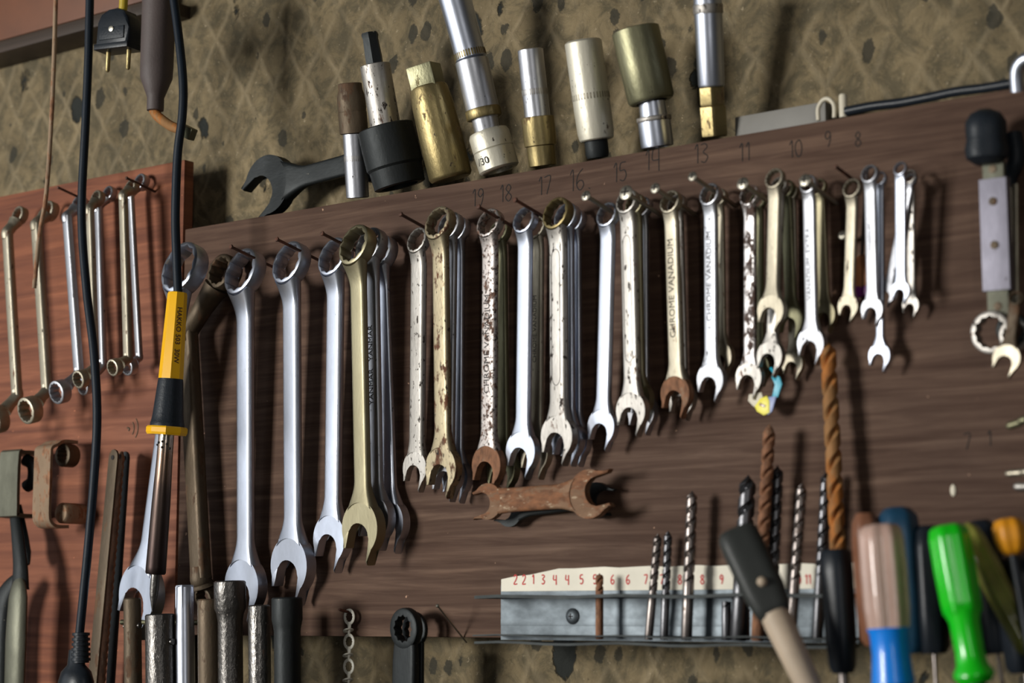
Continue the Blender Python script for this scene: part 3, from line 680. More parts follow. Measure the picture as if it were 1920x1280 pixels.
loft(bm, rows); PS = finish('paper_scale', bm, 'paper', HR)
for s_, px in (('2',967),('2',983),('1',1001),('3',1019),('4',1041),('4',1064),('5',1091),('5',1116),('6',1149),('6',1178),('7',1211),('7',1241),('8',1275),('8',1317),('9',1353),('10',1492),('11',1513)):
    handwrite(s_, px-6, 1086, 17, 'redink', PS, V((hx0, -.0515, zb)), V((0, 0, 0)), d=.0536, r=.00055, name='red_number')
p = P(1072, 1155, .0527)
bm = bmesh.new(); lathe(bm, [(.0060,0),(.0062,.0006),(.0052,.0016),(.003,.0026),(.001,.003)], 24); sc_ = finish('rack_screw', bm, 'zinc', HR, Matrix.Translation(V(rel(*p))) @ Matrix.Rotation(PI/2, 4, 'X'))
bm = bmesh.new(); box(bm, (0,0,.0030), (.004,.0009,.0006)); box(bm, (0,0,.0030), (.0009,.004,.0006)); finish('cross_slot', bm, 'etch', sc_, Matrix.Translation(V(rel(*p))) @ Matrix.Rotation(PI/2, 4, 'X'))

def drill(label, t, b, d, wpx, mat, flute=.62, zbase=None, dt=None, pitch=5.2):
    A = P(*t, dt or d); B = P(*b, d)
    if zbase is not None: B.z = zbase
    L = (A-B).length; r = wpx*mpp(*b, d)/2; m4 = frame(A, B)
    root = thing('drill_bit', m4, label, 'drill bit', 'drill bits standing in the rack')
    if flute < .97:
        bm = bmesh.new(); lathe(bm, [(r*.9,0),(r,.001),(r,L*(1-flute)),(r*.9,L*(1-flute)+.0015)], 20); finish('plain_shank', bm, mat, root)
    bm = bmesh.new(); n = 30; loops = []; z0 = L*(1-flute) if flute < .97 else 0; Lf = L-z0; steps = max(40, int(Lf/(r*pitch)*26))
    for i in range(steps+1):
        f_ = i/steps; z = z0+Lf*f_; tw = 2*PI*(Lf*f_)/(r*pitch); tip = min(1, (1-f_)*Lf/(r*1.1)) if f_ > .9 else 1
        lp = []
        for k in range(n):
            a = 2*PI*k/n; c = abs(math.cos(a)); rr = r*(.36+.64*min(1, (max(0, c-.12)/.55))**.6)
            rr *= max(tip, .06); lp.append(V((rr*math.cos(a+tw), rr*math.sin(a+tw), z)))
        loops.append(lp)
    loft(bm, loops); finish('fluted_body', bm, mat, root, sharp=50); return root
zs = zb+.0014
drill('short blunt brown drill standing alone at the left of the rack', (1124,1074), (1124,1200), .068, 15, 'rust', flute=.30, zbase=zs)
drill('slim worn drill, first of the three in a row left of centre', (1234,1000), (1216,1200), .068, 16, 'drill', zbase=zs)
drill('slim grey drill, middle of the three in a row', (1253,995), (1245,1200), .068, 16, 'drilldark', zbase=zs)
drill('tallest drill of the three standing in a row', (1298,920), (1287,1200), .068, 21, 'drill', zbase=zs)
drill('thick grey drill rising behind the grey plastic handle', (1403,890), (1384,1200), .070, 32, 'drilldark', zbase=zs)
drill('long rusty red drill behind the grey plastic handle', (1443,795), (1420,1200), .074, 24, 'rust', zbase=zs)
drill('dark drill just right of the long rusty red one', (1458,872), (1444,1200), .066, 23, 'drilldark', zbase=zs)
drill('brown tipped drill with dark shadow left of the black handle', (1504,905), (1482,1200), .070, 20, 'drill', zbase=zs)
drill('slim blue grey drill left of the big orange rusty drill', (1549,885), (1532,1200), .066, 20, 'drilldark', zbase=zs)
drill('very long orange rusty drill reaching up to the wrenches', (1552,640), (1580,1200), .076, 31, 'orange', flute=.86, zbase=zs, dt=.068, pitch=6.5)
drill('short purple grey drill shank inside the rack under the grey handle', (1362,1126), (1362,1200), .062, 18, 'drilldark', flute=.2, zbase=zs)
drill('short brown drill shank inside the rack', (1397,1140), (1397,1200), .062, 18, 'rust', flute=.2, zbase=zs)

# ------------------------------------------------------------------ handles in the right foreground
def handle(label, t, b, d, wpx, prof, mat, ridges=6, depthr=.06, kind='screwdriver', extra=None, dt=None, cat='screwdriver', group='screwdrivers standing along the wall', flat=1.0, shaftr=.12, shaftmat='drill', seg=48, roll=0):
    A = P(*t, dt or d); B = P(*b, d); L = (A-B).length; r = wpx*mpp(*b, d)/2; m4 = frame(A, B, roll)
    root = thing(kind, m4, label, cat, group)
    bm = bmesh.new(); lathe(bm, [(f*r, z*L) for f, z in prof], seg, radial=lambda k, rr, z: rr*(1-depthr*(.5+.5*math.cos(ridges*2*PI*k/seg))**1.0))
    if flat != 1: bm.transform(Matrix.Scale(flat, 4, V((0,1,0))))
    finish('handle', bm, mat, root, sharp=50)
    if extra: extra(root, r, L)
    # blade running down to the shelf
    dz = (A-B).normalized().z; down = (B.z - SH_Z - .0012)/max(dz, .3)
    if shaftr and down > .005:
        bm = bmesh.new(); lathe(bm, [(r*shaftr*.6, -down), (r*shaftr, -down+.008), (r*shaftr, .002)], 16); finish('blade', bm, shaftmat, root)
    return root
def part_lathe(name, prof, mat, seg=32, radial=None):
    def f(root, r, L):
        bm = bmesh.new(); lathe(bm, [(a*r, z*L) for a, z in prof], seg, radial); finish(name, bm, mat, root)
    return f
rnd = [(.55,0),(.85,.02),(.97,.06)]
def greyh(root, r, L):
    bm = bmesh.new(); lathe(bm, [(r*.60,.003),(r*.62,-.004),(r*.52,-.052),(r*.30,-.060)], 28); finish('wooden_ferrule', bm, 'bone', root)
    bm = bmesh.new(); lathe(bm, [(r*.16,-.058),(r*.14,-.075)], 14); finish('awl_tip', bm, 'chrome', root)
    bm = bmesh.new(); bmesh.ops.create_uvsphere(bm, u_segments=16, v_segments=8, radius=.0032); bm.transform(Matrix.Translation((0, -r*.70, L*.35))); finish('rivet', bm, 'bone', root)
handle('blocky dark grey plastic handle with cream wooden ferrule, tilted over the rack', (1378,992), (1456,1158), .190, 92, [(.45,0),(.75,.03),(.88,.12),(1,.30),(1,.80),(.97,.93),(.80,.985),(.5,1)], 'greypl', ridges=4, depthr=.12, extra=greyh, flat=.72, shaftr=0, roll=.6)
handle('straight black handle standing right in front of the orange drill', (1566,1030), (1581,1262), .150, 64, [(.6,0),(.8,.05),(.95,.3),(1,.8),(.95,.97),(.8,1)], 'blackpl', ridges=4, depthr=.08, shaftr=.3)
handle('amber brown handle partly behind the pinkish one', (1622,962), (1640,1210), .150, 58, [(.6,0),(.9,.05),(1,.3),(1,.8),(.9,.93),(.6,1)], 'amber', ridges=6)
def bluecol(root, r, L):
    bm = bmesh.new(); lathe(bm, [(r*.95,0.0015),(r*.84,-.002),(r*.80,-.014),(r*.88,-.026),(r*.92,-.032),(r*.7,-.034)], 40); finish('blue_collar', bm, 'blue', root)
handle('pinkish translucent ribbed handle with a bright blue collar', (1650,982), (1667,1182), .190, 88, [(.75,0),(.9,.01),(.97,.2),(1,.55),(.96,.85),(.88,.95),(.70,.99),(.4,1)], 'pink', ridges=6, depthr=.16, extra=bluecol, shaftr=.18)
handle('dark handle with a blue rounded top behind the pinkish one', (1682,950), (1700,1225), .140, 82, [(.7,0),(.9,.05),(1,.3),(1,.82),(.9,.94),(.6,.99),(.3,1)], 'darkblue', ridges=6)
handle('black handle left of the green one', (1738,985), (1752,1225), .135, 66, [(.7,0),(.9,.05),(1,.3),(1,.82),(.85,.95),(.5,1)], 'blackpl', ridges=6)
def greenx(root, r, L):
    bm = bmesh.new(); lathe(bm, [(r*.92,.003),(r*.72,-.004),(r*.68,-.022),(r*.74,-.030),(r*.93,-.034),(r*.95,-.037),(r*.7,-.041)], 40); finish('flared_neck', bm, 'green', root)
    bm = bmesh.new(); lathe(bm, [(r*.50,-.040),(r*.52,-.050),(r*.50,-.085)], 24); finish('black_sleeve', bm, 'rubber', root)
handle('bright green screwdriver handle leaning left', (1776,984), (1806,1152), .185, 80, [(.80,0),(.92,.02),(.96,.15),(1,.5),(.98,.85),(.90,.95),(.72,.99),(.4,1)], 'green', ridges=6, depthr=.10, extra=greenx, shaftr=.2)
handle('olive clear plastic handle slanting behind the green one', (1808,985), (1935,1222), .150, 56, [(.7,0),(.9,.05),(.95,.3),(1,.8),(.85,.95),(.5,1)], 'olivepl', ridges=6, depthr=.2, shaftr=.2)
handle('black handle top right of the green one', (1838,975), (1872,1225), .125, 66, [(.7,0),(.9,.05),(1,.3),(1,.82),(.85,.95),(.5,1)], 'blackpl', ridges=6)
handle('orange faceted handle top at the right edge', (1888,972), (1900,1040), .160, 62, [(.4,0),(.8,.15),(1,.45),(1,.75),(.8,.95),(.5,1)], 'orangepl', ridges=6, depthr=.15, shaftr=.3, shaftmat='blackpl')
handle('black handle in the bottom right corner', (1905,1045), (1925,1262), .130, 84, [(.7,0),(.9,.05),(1,.3),(1,.82),(.9,.95),(.5,1)], 'blackpl', ridges=6)

# ------------------------------------------------------------------ tools at the right of the board
def strip_outline(L, w, e=6):
    pts = []
    for i in range(e+1): a = PI*i/e; pts.append((w/2*math.cos(a), L-w/2+w/2*math.sin(a)))
    for i in range(e+1): a = PI+PI*i/e; pts.append((w/2*math.cos(a), w/2+w/2*math.sin(a)))
    return pts
A = P(1863, 300, .075); B = P(1874, 592, .070); m4 = frame(A, B); L = (A-B).length; mm_ = mpp(1866, 450, .07)
T = thing('ratchet_lever', m4, 'flat grey metal lever with three holes, black cap and lower ring, right of the board', 'tool')
bm = bmesh.new(); prism(bm, [(-.018*.55, L*.16), (.018*.55, L*.16), (.018*.55, L*.88), (-.018*.55, L*.88)], -.0035, .0035, .0006)
finish('riveted_sleeve', bm, 'sleeve', T)
bm = bmesh.new(); box(bm, (0,0,L*.5), (.015,.004,L), .0006); finish('lever_bar', bm, 'greymetal', T)
for f_ in (.73, .45, .94, .06):
    bm = bmesh.new(); lathe(bm, [(.0028,0),(.0028,.0006),(.0018,.0008)], 16); finish('rivet', bm, 'oldbrown', T, Matrix.Translation((0, -.0036 if .16 < f_ < .88 else -.0020, L*f_)) @ Matrix.Rotation(PI/2, 4, 'X'))
bm = ring_bm(.0145, .010, 12, .72); bm.transform(Matrix.Translation((-.004, -.002, -.011))); finish('ring_end', bm, 'satin', T)
bm = bmesh.new(); lathe(bm, [(.008,-.004),(.0135,0),(.0145,.006),(.013,.012),(.0135,.018),(.0135,.024),(.010,.030),(.004,.033)], 28, radial=lambda k, r, z: r*(1+.05*math.cos(3*2*PI*k/28))); finish('black_cap', bm, 'rubber', T, Matrix.Translation((-.003, -.004, L+.001)))
for i, (a, b, w_, mt, lb) in enumerate((((1893,352),(1900,590),9,'cream','slim pale rod just right of the flat grey lever'), ((1904,345),(1906,600),8,'cream','second slim pale rod, nearest the right edge'))):
    A = P(*a, .064); B = P(*b, .060); bm = bmesh.new(); L_ = (A-B).length
    loft(bm, [[V((x, y, z)) for x, y in rrect(.0042, .0034)] for z in (0, L_*.5, L_)]); r_ = thing('steel_rod', frame(A, B), lb, 'rod'); finish('rod_bar', bm, mt, r_)
    bm = ring_bm(.011, .006, 12, .7); bm.transform(Matrix.Translation((0, -.002, -.010))); finish('ring_end', bm, 'satin' if i else 'black', r_)
wr('small two tone open wrench hanging lowest at the right edge', (1905,560), (1889,672), .078, .078, 26, 22, 48, 'oldbrown', jawmat='cream', roll=0)
for (a, b, w_, mt, lb) in (((1930,786),(1888,800),16,'olive','grey green lever tip entering at the right edge'), ((1935,884),(1886,888),14,'cream','pale metal tip entering at the right edge'), ((1940,912),(1902,912),16,'satin','lower pale metal tip at the right edge')):
    A = P(*a, .085); B = P(*b, .085); bm = bmesh.new(); m_ = mpp(*b, .085); tube(bm, [B, B+(A-B)*.15, B+(A-B)*.6, A, A+V((.02,.037,0))], [w_*m_*.28, w_*m_*.5, w_*m_*.5, w_*m_*.45, w_*m_*.4], 14, 4); tag(finish('lever_tip', bm, mt), lb, 'lever')
A = P(1870, 300, .055)
bm = bmesh.new(); tube(bm, [P(1900,250,.06), P(1905,300,.06), P(1890,340,.058), P(1896,420,.058)], .006, 12, 5); tag(finish('dark_rubber_strap', bm, 'rubber'), 'dark rubber strap hanging behind the black cap at the right edge', 'strap')
bm = bmesh.new(); q = P(1787, 919, .0505); 
bmesh.ops.create_uvsphere(bm, u_segments=12, v_segments=8, radius=1); bm.transform(Matrix.Translation(q) @ Matrix.Diagonal((.0022,.0010,.0042,1))); tag(finish('plaster_crumb', bm, 'white'), 'tiny cream crumb stuck on the board above the green handle', 'crumb')

# key tag and purple fob
q = P(1442, 742, .066); KT = thing('key_tag', Matrix.Translation(q), 'yellow, cyan and white plastic tag under the cream wrench', 'tag')
k = mpp(1442, 742, .066)
def poly(name, pts, mat, y0=-.0008, y1=.0008):
    bm = bmesh.new(); prism(bm, [(x*k*1.22, -z*k) for x, z in pts], y0, y1, .0002); return finish(name, bm, mat, KT)
poly('cyan_band', [(8,-42),(20,-34),(24,-20),(16,4),(6,2),(12,-20),(6,-34)], 'cyan')
poly('blue_band', [(0,2),(14,2),(6,30),(-2,36)], 'periw', -.0012, .0004)
poly('yellow_disc', [(-14,4),(-2,0),(2,10),(2,32),(-8,36),(-20,28),(-24,18)], 'lemon', -.0016, 0)
poly('white_flap', [(-36,-6),(-14,-8),(-10,6),(-18,26),(-30,16),(-38,6)], 'white', .0002, .0012)
poly('tag_mark', [(-14,12),(-4,18),(-6,22),(-16,17)], 'amber', -.0019, -.0015)
bm = bmesh.new(); tube(bm, [P(1446,690,.064)-q, P(1452,700,.066)-q, P(1455,712,.066)-q, P(1450,704,.066)-q], .0012, 8, 4); finish('tag_loop', bm, 'cyan', KT)
q = P(1617, 512, .056); FB = thing('leather_fob', Matrix.Translation(q), 'orange and purple fob half hidden behind the small silver wrench', 'fob')
bm = bmesh.new(); bmesh.ops.create_uvsphere(bm, u_segments=20, v_segments=12, radius=1); bm.transform(Matrix.Diagonal((.0085,.0035,.0135,1))); finish('orange_pad', bm, 'peach', FB)
bm = bmesh.new(); box(bm, (.001,0,-.013), (.017,.005,.008), .0015); finish('purple_end', bm, 'purple', FB)
bm = bmesh.new(); tube(bm, [V((0,0,.012)), V((.001,0,.025)), V((.003,0,.05)), V((.006,0,.075))], .0012, 8, 4); finish('fob_string', bm, 'sheath', FB)

# eyelet chain
q = P(655, 1150, .056); k = mpp(655, 1200, .056)
CH = thing('eyelet_chain', Matrix.Translation(q), 'pale chain of small eyelets hanging from a nail at the lower board edge', 'chain')
for i in range(7):
    z = -(i*23+6)*k; bm = bmesh.new()
    if i % 2 == 0:
        bm = ring_bm(.0062, .0012, 12, .62); bm.transform(Matrix.Translation((0, 0, z)) @ Matrix.Diagonal((1,1,1.1,1)))
        tube(bm, [V((0,0,z-.0055)), V((.0002,0,z-.009)), V((0,0,z-.0125))], [.0024,.0017,.0010], 8, 3, flat=.5)
    else:
        bm = ring_bm(.0046, .0012, 12, .5); bm.transform(Matrix.Translation((-.001, 0, z-.001)) @ Matrix.Rotation(math.radians(78), 4, 'X') @ Matrix.Rotation(math.radians(20), 4, 'Z'))
        tube(bm, [V((0,0,z+.006)), V((0,0,z)), V((0,0,z-.005))], .0011, 8, 3)
    finish('eyelet_link', bm, 'ivory', CH)

# ------------------------------------------------------------------ tube spanners standing at the lower left
def tubesp(label, t, d, wpx, mat, steps=None, hexed=False, btm=None, group='tube spanners standing at the lower left', notch=False):
    A = P(*t, d); x_b = btm if btm else t[0]+2
    B = P(x_b, 1345, d); B.z = SH_Z+.001
    L = (A-B).length; r = wpx*mpp(*t, d)/2; m4 = frame(A, B)
    root = thing('tube_spanner', m4, label, 'spanner', group)
    steps = steps or [(1, 0), (1, 1)]
    bm = bmesh.new(); prof = [(s*r, z*L) for s, z in steps]
    rt = prof[-1][0]; prof[-1] = (rt, L-.0012); prof += [(rt-.0010, L), (rt*.74, L), (rt*.70, L-.012), (rt*.1, L-.013)]
    lathe(bm, prof, 36); finish('tube_body', bm, mat, root, sharp=32)
    if hexed:
        bm = bmesh.new(); lathe(bm, [(r*1.02,L-.020),(r*1.06,L-.018),(r*1.06,L-.001),(r*.98,L+.0006),(r*.70,L+.0006),(r*.68,L-.004)], 36, hexrad(36)); finish('hex_head', bm, mat, root, sharp=25)
    bm = bmesh.new(); tube(bm, [V((-r*1.25*0-r*1.15, -.001, L-.024)), V((r*1.15, .001, L-.024))], .0026, 12, 0)
    if notch: finish('cross_pin', bm, 'blackworn', root)
    else: bm.free()
tubesp('narrow dark hex tube spanner at the left end of the standing tubes', (248,1121), .118, 33, 'oldbrown', notch=True)
tubesp('wide worn grey tube spanner with a bright rubbed stripe, left of the chrome one', (300,1151), .120, 56, 'blackworn', steps=[(1,0),(1,.8),(1,1)], notch=True)
tubesp('bright chrome tube spanner with a hex head', (346,1098), .108, 33, 'chrome', steps=[(1.1,0),(1.1,.62),(1.05,.72),(.98,1)], hexed=True)
tubesp('plain brown grey tube spanner right of the chrome one', (391,1123), .108, 42, 'oldbrown')
tubesp('tall rubbed black tube spanner with a wider top', (431,1089), .104, 60, 'blackworn', steps=[(.78,0),(.78,.70),(.86,.76),(1,.80),(1,1)])
tubesp('slim pitted black tube spanner between two wide ones', (486,1134), .106, 42, 'blackworn', steps=[(1,0),(1,1)])
tubesp('wide black tube spanner with a brown rim at the right end of the tubes', (538,1120), .104, 58, 'black', steps=[(.86,0),(.86,.72),(.9,.76),(1,.82),(1,1)])
bm = bmesh.new(); a_ = P(228, 1166, .090); b_ = P(452, 1166, .090); tube(bm, [V((a_.x, -.09, a_.z)), V((b_.x, -.09, a_.z))], .0024, 12, 0)
for x in (a_.x+.004, b_.x-.004): tube(bm, [V((x, -.09, a_.z)), V((x, -.046 if x < bx0 else -.051, a_.z))], .0024, 12, 0)
tag(finish('retaining_rod', bm, 'olive'), 'thin horizontal steel rod keeping the tube spanners upright', 'rod')

# ------------------------------------------------------------------ soldering iron
dS = .125
S = [P(333,548,dS), P(320,710,dS), P(313,800,dS), P(296,1076,dS)]
A = S[0]; B = P(286, 1147, dS); m4 = frame(A, B); L = (A-B).length; inv = m4.inverted(); z_ = [(inv @ s).z for s in S]; k = mpp(310, 800, dS)
SI = thing('soldering_iron', m4, 'yellow and black soldering iron hanging tip down by its cord', 'soldering iron')
oc = 8
def octr(seg, n=8): return lambda kk, r, z: r*math.cos(PI/n)/math.cos(((kk*2*PI/seg) % (2*PI/n))-PI/n)
bm = bmesh.new(); lathe(bm, [(23*k,z_[1]),(23*k,z_[1]+.002),(18.5*k,z_[0]-.002),(17*k,z_[0]),(9*k,z_[0]+.0005)], 32, octr(32)); YH = finish('yellow_handle', bm, 'yellow', SI, sharp=20)
bm = bmesh.new(); lathe(bm, [(32*k,z_[2]),(32*k,z_[2]+.003),(31*k,z_[2]+.004),(29.5*k,z_[2]+.008),(28.5*k,z_[2]+.012),(24*k,z_[1]-.003),(23*k,z_[1])], 40); finish('rubber_grip', bm, 'rubber', SI)
bm = bmesh.new(); lathe(bm, [(36*k,z_[2]-.007),(38.5*k,z_[2]-.005),(38.5*k,z_[2]-.001),(36*k,z_[2]+.0003)], 40, octr(40)); finish('yellow_flange', bm, 'yellow', SI, sharp=20)
bm = bmesh.new(); lathe(bm, [(17*k,z_[3]-.0003),(19*k,z_[3]+.001),(19*k,z_[3]+.006),(17.5*k,z_[3]+.06),(15.2*k,z_[2]-.03),(14.5*k,z_[2]-.006)], 36)
BA = finish('barrel', bm, 'burnt', SI)
for a_, dz in ((-1.2, -.013), (-1.2, -.018), (-.6, -.015), (-1.8, -.014), (-2.3, -.016), (-.2, -.0185)):
    bm = bmesh.new(); bmesh.ops.create_uvsphere(bm, u_segments=10, v_segments=6, radius=.0011); bm.transform(Matrix.Translation((15*k*math.cos(a_), 15*k*math.sin(a_), z_[2]+dz))); finish('vent_hole', bm, 'etch', BA)
bm = bmesh.new(); lathe(bm, [(1.2*k,0),(4*k,.006),(7.5*k,.014),(8.5*k,.020),(8.5*k,z_[3]+.002)], 20); finish('soldering_tip', bm, 'blackworn', SI)
# lettering on the right facet of the handle
for fa in (math.radians(-22.5),):
    zc = (z_[0]+z_[1])/2; dr = V((math.cos(fa), math.sin(fa), 0)); rr = 20.3*k*math.cos(PI/8)
    tdir = V((-dr.y, dr.x, 0))
    slope = (18.5-23)*k/(z_[0]-z_[1]); up_ = (V((0,0,1))+dr*slope*math.cos(PI/8)).normalized()
    text_obj('HAKKO 503  30W', .0062, 'nail', YH, dr*(rr+.0004)+V((0,0,zc)), -up_, tdir, 'printed_lettering', bold=.0001)
def cable(label, pts, d, wpx, mat, name='power_cord', cat='cable', smooth=8):
    ps = [P(x, y, dd) for x, y, dd in [(p[0], p[1], p[2] if len(p) > 2 else d) for p in pts]]
    r = wpx*mpp(pts[len(pts)//2][0], pts[len(pts)//2][1], d)/2
    root = bmesh.new(); tube(root, ps, r, 16, smooth); return tag(finish(name, root, mat), label, cat)
cb = bmesh.new(); ps = [P(*p, dS) for p in ((322,-30),(334,60),(343,150),(342,215),(333,290),(329,400),(331,480),(334,552))]
tube(cb, [inv @ p for p in ps], 8.4*k, 16, 8); finish('power_cord', cb, 'cord', SI)

# plug cable with strain relief
d5 = .130; k5 = mpp(170, 700, d5)
pts = [(169,-30),(166,100),(160,240),(153,400),(162,540),(176,660),(182,780),(176,900),(164,1040),(153,1150),(149,1190)]
ps = [P(*p, d5) for p in pts]; O = ps[-1]
PC = thing('plug_cable', Matrix.Translation(O), 'long black cable running down to a moulded plug at the bottom left', 'cable')
bm = bmesh.new(); tube(bm, [p-O for p in ps], 8.2*k5, 16, 8); finish('cable_run', bm, 'cord', PC)
m5 = frame(P(152,1186,d5), P(150,1345,d5)); m5 = Matrix.Translation(-O) @ m5; L5 = (P(152,1186,d5)-P(150,1345,d5)).length
bm = bmesh.new(); prof = []
for i in range(6):
    z = L5-.004*i*1.1; prof += [(16*k5+i*.0002, z), (16*k5+i*.0002, z-.0024), (13*k5+i*.0002, z-.0026), (13*k5+i*.0002, z-.0042)]
lathe(bm, prof[::-1]+[(9*k5, L5+.0004)], 28); finish('strain_relief', bm, 'rubber', PC, m5, sharp=30)
bm = bmesh.new(); lathe(bm, [(30*k5,0),(34*k5,.006),(36*k5,L5*.42),(30*k5,L5*.54),(18*k5,L5*.62),(15*k5,L5*.80)], 28); bm.transform(Matrix.Diagonal((1.15,.7,1,1))); finish('plug_body', bm, 'blackpl', PC, Matrix.Translation(-V((.006,0,0))) @ m5)

# thin stiff wire, black two pin plug, brown sheath
cable('thin tan stiff wire hanging in front of the cranked wrenches', [(105,-20),(101,120),(95,250),(86,370),(74,440),(64,540)], .120, 8.5, 'tan', name='stiff_wire', cat='wire')
A = P(226, 18, .125); B = P(222, 92, .125); m4 = frame(A, B, math.radians(10)); L = (A-B).length; k = mpp(225, 50, .125)
PL = thing('two_pin_plug', m4, 'black two pin plug hanging pins down from a yellow cord', 'plug')
bm = bmesh.new()
pts = [(-28,0),(30,0),(34,6),(34,34),(31,54),(22,68),(8,74),(-10,73),(-26,64),(-33,48),(-34,8)]
prism(bm, [(x*k*1.12, z*k) for x, z in pts], -.010, .010, .0030); finish('plug_body', bm, 'blackpl', PL)
bm = bmesh.new(); prism(bm, [(x*k*1.1, z*k) for x, z in [(-26,14),(26,14),(26,38),(-26,38)]], -.0112, -.0095, .0006); face = finish('recessed_label', bm, 'rubber', PL)
bm = bmesh.new(); lathe(bm, [(.0026,0),(.0026,.0012),(.0012,.0016)], 14); finish('plug_screw', bm, 'screw', face, Matrix.Translation((0, -.0110, 33*k)) @ Matrix.Rotation(PI/2, 4, 'X'))
bm = bmesh.new(); prism(bm, [(x*k*1.1, z*k) for x, z in [(-36,-4),(36,-4),(36,7),(-36,7)]], -.0120, .0120, .0012); finish('plug_rim', bm, 'blackpl', PL)
for x in (-22, 24):
    bm = bmesh.new(); lathe(bm, [(.0010,-.0195),(.0021,-.018),(.0022,.0)], 14); finish('pin', bm, 'brass', PL, Matrix.Translation((x*k*1.05, 0, -.001)))
bm = bmesh.new(); tube(bm, [V((.002,0,72*k)), V((.003,0,80*k)), V((.003,0,110*k))], .0040, 12, 4); finish('yellow_cord', bm, 'yellowcord', PL)
A = P(300, -40, .120); B = P(291, 208, .120); m4 = frame(A, B); L = (A-B).length; k = mpp(295, 100, .120)
SH = thing('sheathed_tool', m4, 'brown rubber sleeved handle with a bent rusty rod at its end', 'tool')
bm = bmesh.new(); lathe(bm, [(10*k,0),(15.5*k,.0004),(16*k,.003),(16*k,.012),(19*k,.016),(30*k,.030),(31*k,.040),(32*k,L)], 36); finish('rubber_sleeve', bm, 'sheath', SH)
inv = m4.inverted()
rp = [inv @ P(287,206,.120), inv @ P(296,218,.120), inv @ P(320,236,.118), inv @ P(340,243,.116)]
bm = bmesh.new(); tube(bm, rp, [.0040,.0044,.0046,.0042], 14, 5); finish('rusty_rod', bm, 'orange', SH)
m6 = inv @ frame(P(336,240,.116), P(360,252,.114)); bm = bmesh.new(); box(bm, (0,0,.006), (.0105,.0085,.015), .001); finish('rod_tip', bm, 'olive', SH, m6)

# ------------------------------------------------------------------ lower left clutter
A = P(84, 834, .090); k = mpp(84, 900, .090)
HB = thing('rusty_bracket', Matrix.Translation(A), 'tan rusty strap bracket with curled ends on the plywood', 'bracket')
h = 152*k; w = 40*k/.85; bm = bmesh.new()
path = [V((0,.006,-.0)), V((0,0,-.003)), V((0,-.001,-.010)), V((0,-.001,-h*.5)), V((0,-.001,-h+.012)), V((0,.001,-h+.004)), V((0,.008,-h)), V((0,.022,-h))]
path = [V((0,.030,.004)), V((0,.014,.004))] + path
def strap(bm, path, w, th):
    loops = []; 
    for i, p in enumerate(path):
        t = (path[min(i+1,len(path)-1)]-path[max(i-1,0)]).normalized(); nrm = V((1,0,0)).cross(t).normalized()
        loops.append([p+V((-w/2,0,0))+nrm*th/2, p+V((w/2,0,0))+nrm*th/2, p+V((w/2,0,0))-nrm*th/2, p+V((-w/2,0,0))-nrm*th/2])
    loft(bm, loops)
strap(bm, catmull(path, 5), w, .003); finish('strap', bm, 'tan', HB)
for (px, py, rr_, nm, ml) in ((127,854,19,'eye','oldbrown'), (126,962,17,'bolt_end','tan')):
    bm = bmesh.new(); r = rr_*k*1.15; q = P(px, py, .070)-A
    if nm == 'eye': bm = ring_bm(r, .014, 12, .62); bm.transform(Matrix.Translation(q))
    else: lathe(bm, [(r*.9,-.020),(r,-.018),(r,.006),(r*.85,.008),(r*.4,.0085)], 24); bm.transform(Matrix.Translation(q) @ Matrix.Rotation(PI/2, 4, 'X'))
    finish(nm, bm, ml, HB)
A = P(20, 850, .085); GB = thing('grey_clamp', Matrix.Translation(A), 'grey green folded clamp at the left edge beside the rusty bracket', 'clamp')
h = 118*k; bm = bmesh.new(); path = [V((0,.030,.001)), V((0,.006,.001)), V((0,0,-.003)), V((0,0,-h+.006)), V((0,.003,-h)), V((0,.03,-h))]; strap(bm, catmull(path, 4), 48*k/.85, .0035); finish('strap', bm, 'greymetal', GB)
bm = bmesh.new(); tube(bm, [P(48,862,.07)-A, P(62,872,.068)-A, P(62,900,.066)-A, P(50,912,.066)-A], .006, 12, 5); finish('clamp_hook', bm, 'black', GB)
# pliers
A = P(36, 1095, .085); PLR = thing('long_pliers', Matrix.Translation(A), 'dark long nosed pliers hanging handles down at the left', 'pliers')
bm = bmesh.new(); tube(bm, [P(24,940,.07)-A, P(32,1000,.080)-A, P(38,1060,.085)-A, P(38,1105,.085)-A], [.006,.0075,.009,.011], 14, 5, flat=.6); finish('jaw', bm, 'black', PLR)
bm = bmesh.new(); tube(bm, [P(36,948,.064)-A, P(46,1000,.068)-A, P(50,1036,.068)-A, P(52,1058,.070)-A], [.003,.004,.0055,.003], 12, 5, flat=.6); finish('jaw', bm, 'black', PLR)
bm = bmesh.new(); tube(bm, [P(36,1085,.088)-A, P(34,1120,.090)-A, P(30,1200,.090)-A, P(26,1330,.090)-A], [.006,.012,.0135,.0125], 16, 5, flat=.5); finish('handle', bm, 'greymetal', PLR)
bm = bmesh.new(); tube(bm, [P(30,1085,.076)-A, P(8,1120,.078)-A, P(-2,1180,.078)-A, P(-6,1330,.078)-A], [.006,.011,.012,.012], 16, 5, flat=.5); finish('handle', bm, 'black', PLR)
bm = bmesh.new(); tube(bm, [P(24,1130,.070), P(8,1190,.074), P(-14,1260,.078)], [.003,.005,.006], 12, 5); tag(finish('copper_strip', bm, 'peach'), 'orange copper coloured strip slanting behind the pliers handles', 'strip')
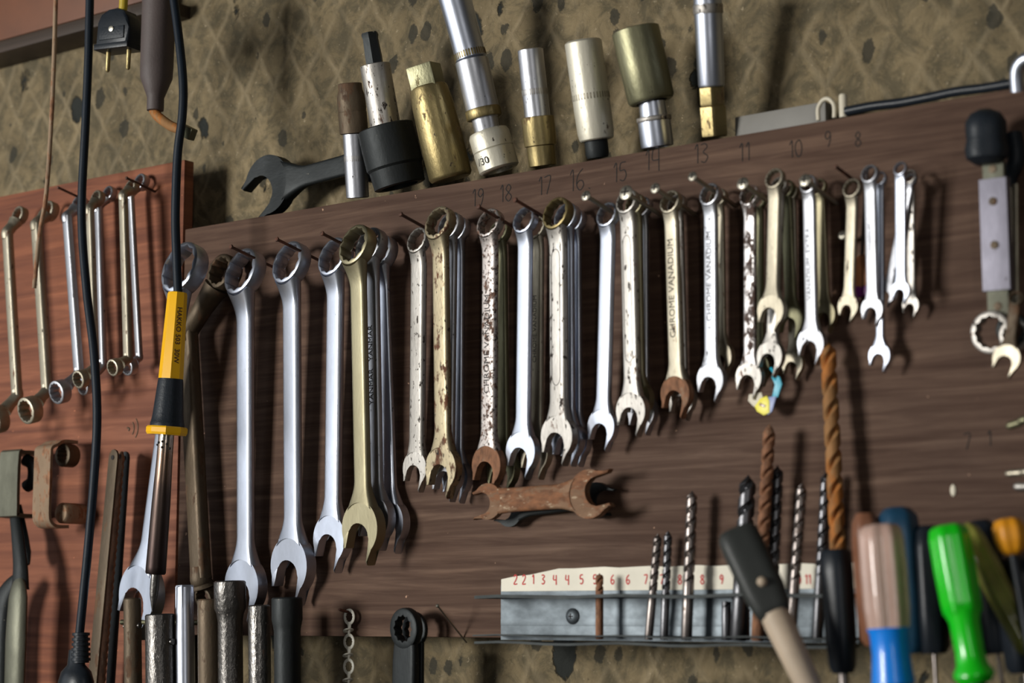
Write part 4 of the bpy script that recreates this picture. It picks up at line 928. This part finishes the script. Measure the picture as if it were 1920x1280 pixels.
# hacksaw blades
def blade(label, t, b, d, wpx, mat, teeth=False, group='saw blades by the cable', th=.0022):
    A = P(*t, d); B = P(*b, d); m4 = frame(A, B, math.radians(-6)); L = (A-B).length; w = wpx*mpp(*t, d)/.85
    root = thing('saw_blade', m4, label, 'blade', group); bm = bmesh.new(); pts = strip_outline(L, w)
    if teeth:
        pts = [(w/2, L-w/2)] + [(w*.2, L), (-w*.3, L), (-w/2, L-w/2), (-w/2, 0), (w/2, 0)]
        n = int(L/.0035)
        for i in range(1, n): pts.append((w/2+(0 if i % 2 else .0013), (L-w/2)*i/n))
    prism(bm, pts, -th/2, th/2, 0 if teeth else .0004); finish('blade_body', bm, mat, root)
    bm = bmesh.new(); lathe(bm, [(.0022,0),(.0022,.0005)], 14); finish('blade_hole', bm, 'etch', root, Matrix.Translation((0,-th/2-.0001,L-w*.55)) @ Matrix.Rotation(PI/2, 4, 'X'))
blade('broad dark saw blade with a hole at its top', (215,842), (172,1300), .078, 24, 'oldbrown')
blade('narrow toothed saw blade right of the broad one', (227,846), (188,1300), .068, 15, 'rust', teeth=True)
blade('black saw blade at the back of the three', (236,846), (206,1300), .060, 20, 'black')

# ------------------------------------------------------------------ light
sc = bpy.context.scene
w = bpy.data.worlds.new('world'); sc.world = w; w.use_nodes = True
bg = w.node_tree.nodes['Background']; bg.inputs[0].default_value = (.42,.50,.58,1); bg.inputs[1].default_value = .035
def area(name, loc, target, sx, sy, power, col):
    l = bpy.data.lights.new(name, 'AREA'); l.shape = 'RECTANGLE'; l.size = sx; l.size_y = sy; l.energy = power; l.color = col
    o = bpy.data.objects.new(name, l); C.objects.link(o); o.location = loc
    o.rotation_euler = (V(target)-V(loc)).to_track_quat('-Z', 'Y').to_euler(); return o
tgt = (-.9, 0, 1.45)
area('window_light', (-2.55, -3.65, 1.62), (-.9, 0, 1.40), .95, 1.0, 150, (1.0,.985,.94))
area('reflection_panel', (-4.2, -2.25, 1.75), (-.9, 0, 1.40), 1.7, 1.7, 17, (.93,.97,1.0))  # added light panel, put here for the metal faces to reflect
area('edge_strip_light', (1.15, -2.45, 1.75), (-.9, 0, 1.40), .16, 1.7, 9, (1.0,.97,.93))  # added strip light, shaped tall and narrow to draw bright wrench edges
sc.view_settings.view_transform = 'Standard'; sc.view_settings.look = 'None'; sc.view_settings.gamma = 1
sc.view_settings.use_curve_mapping = False; sc.view_settings.exposure = 0.0
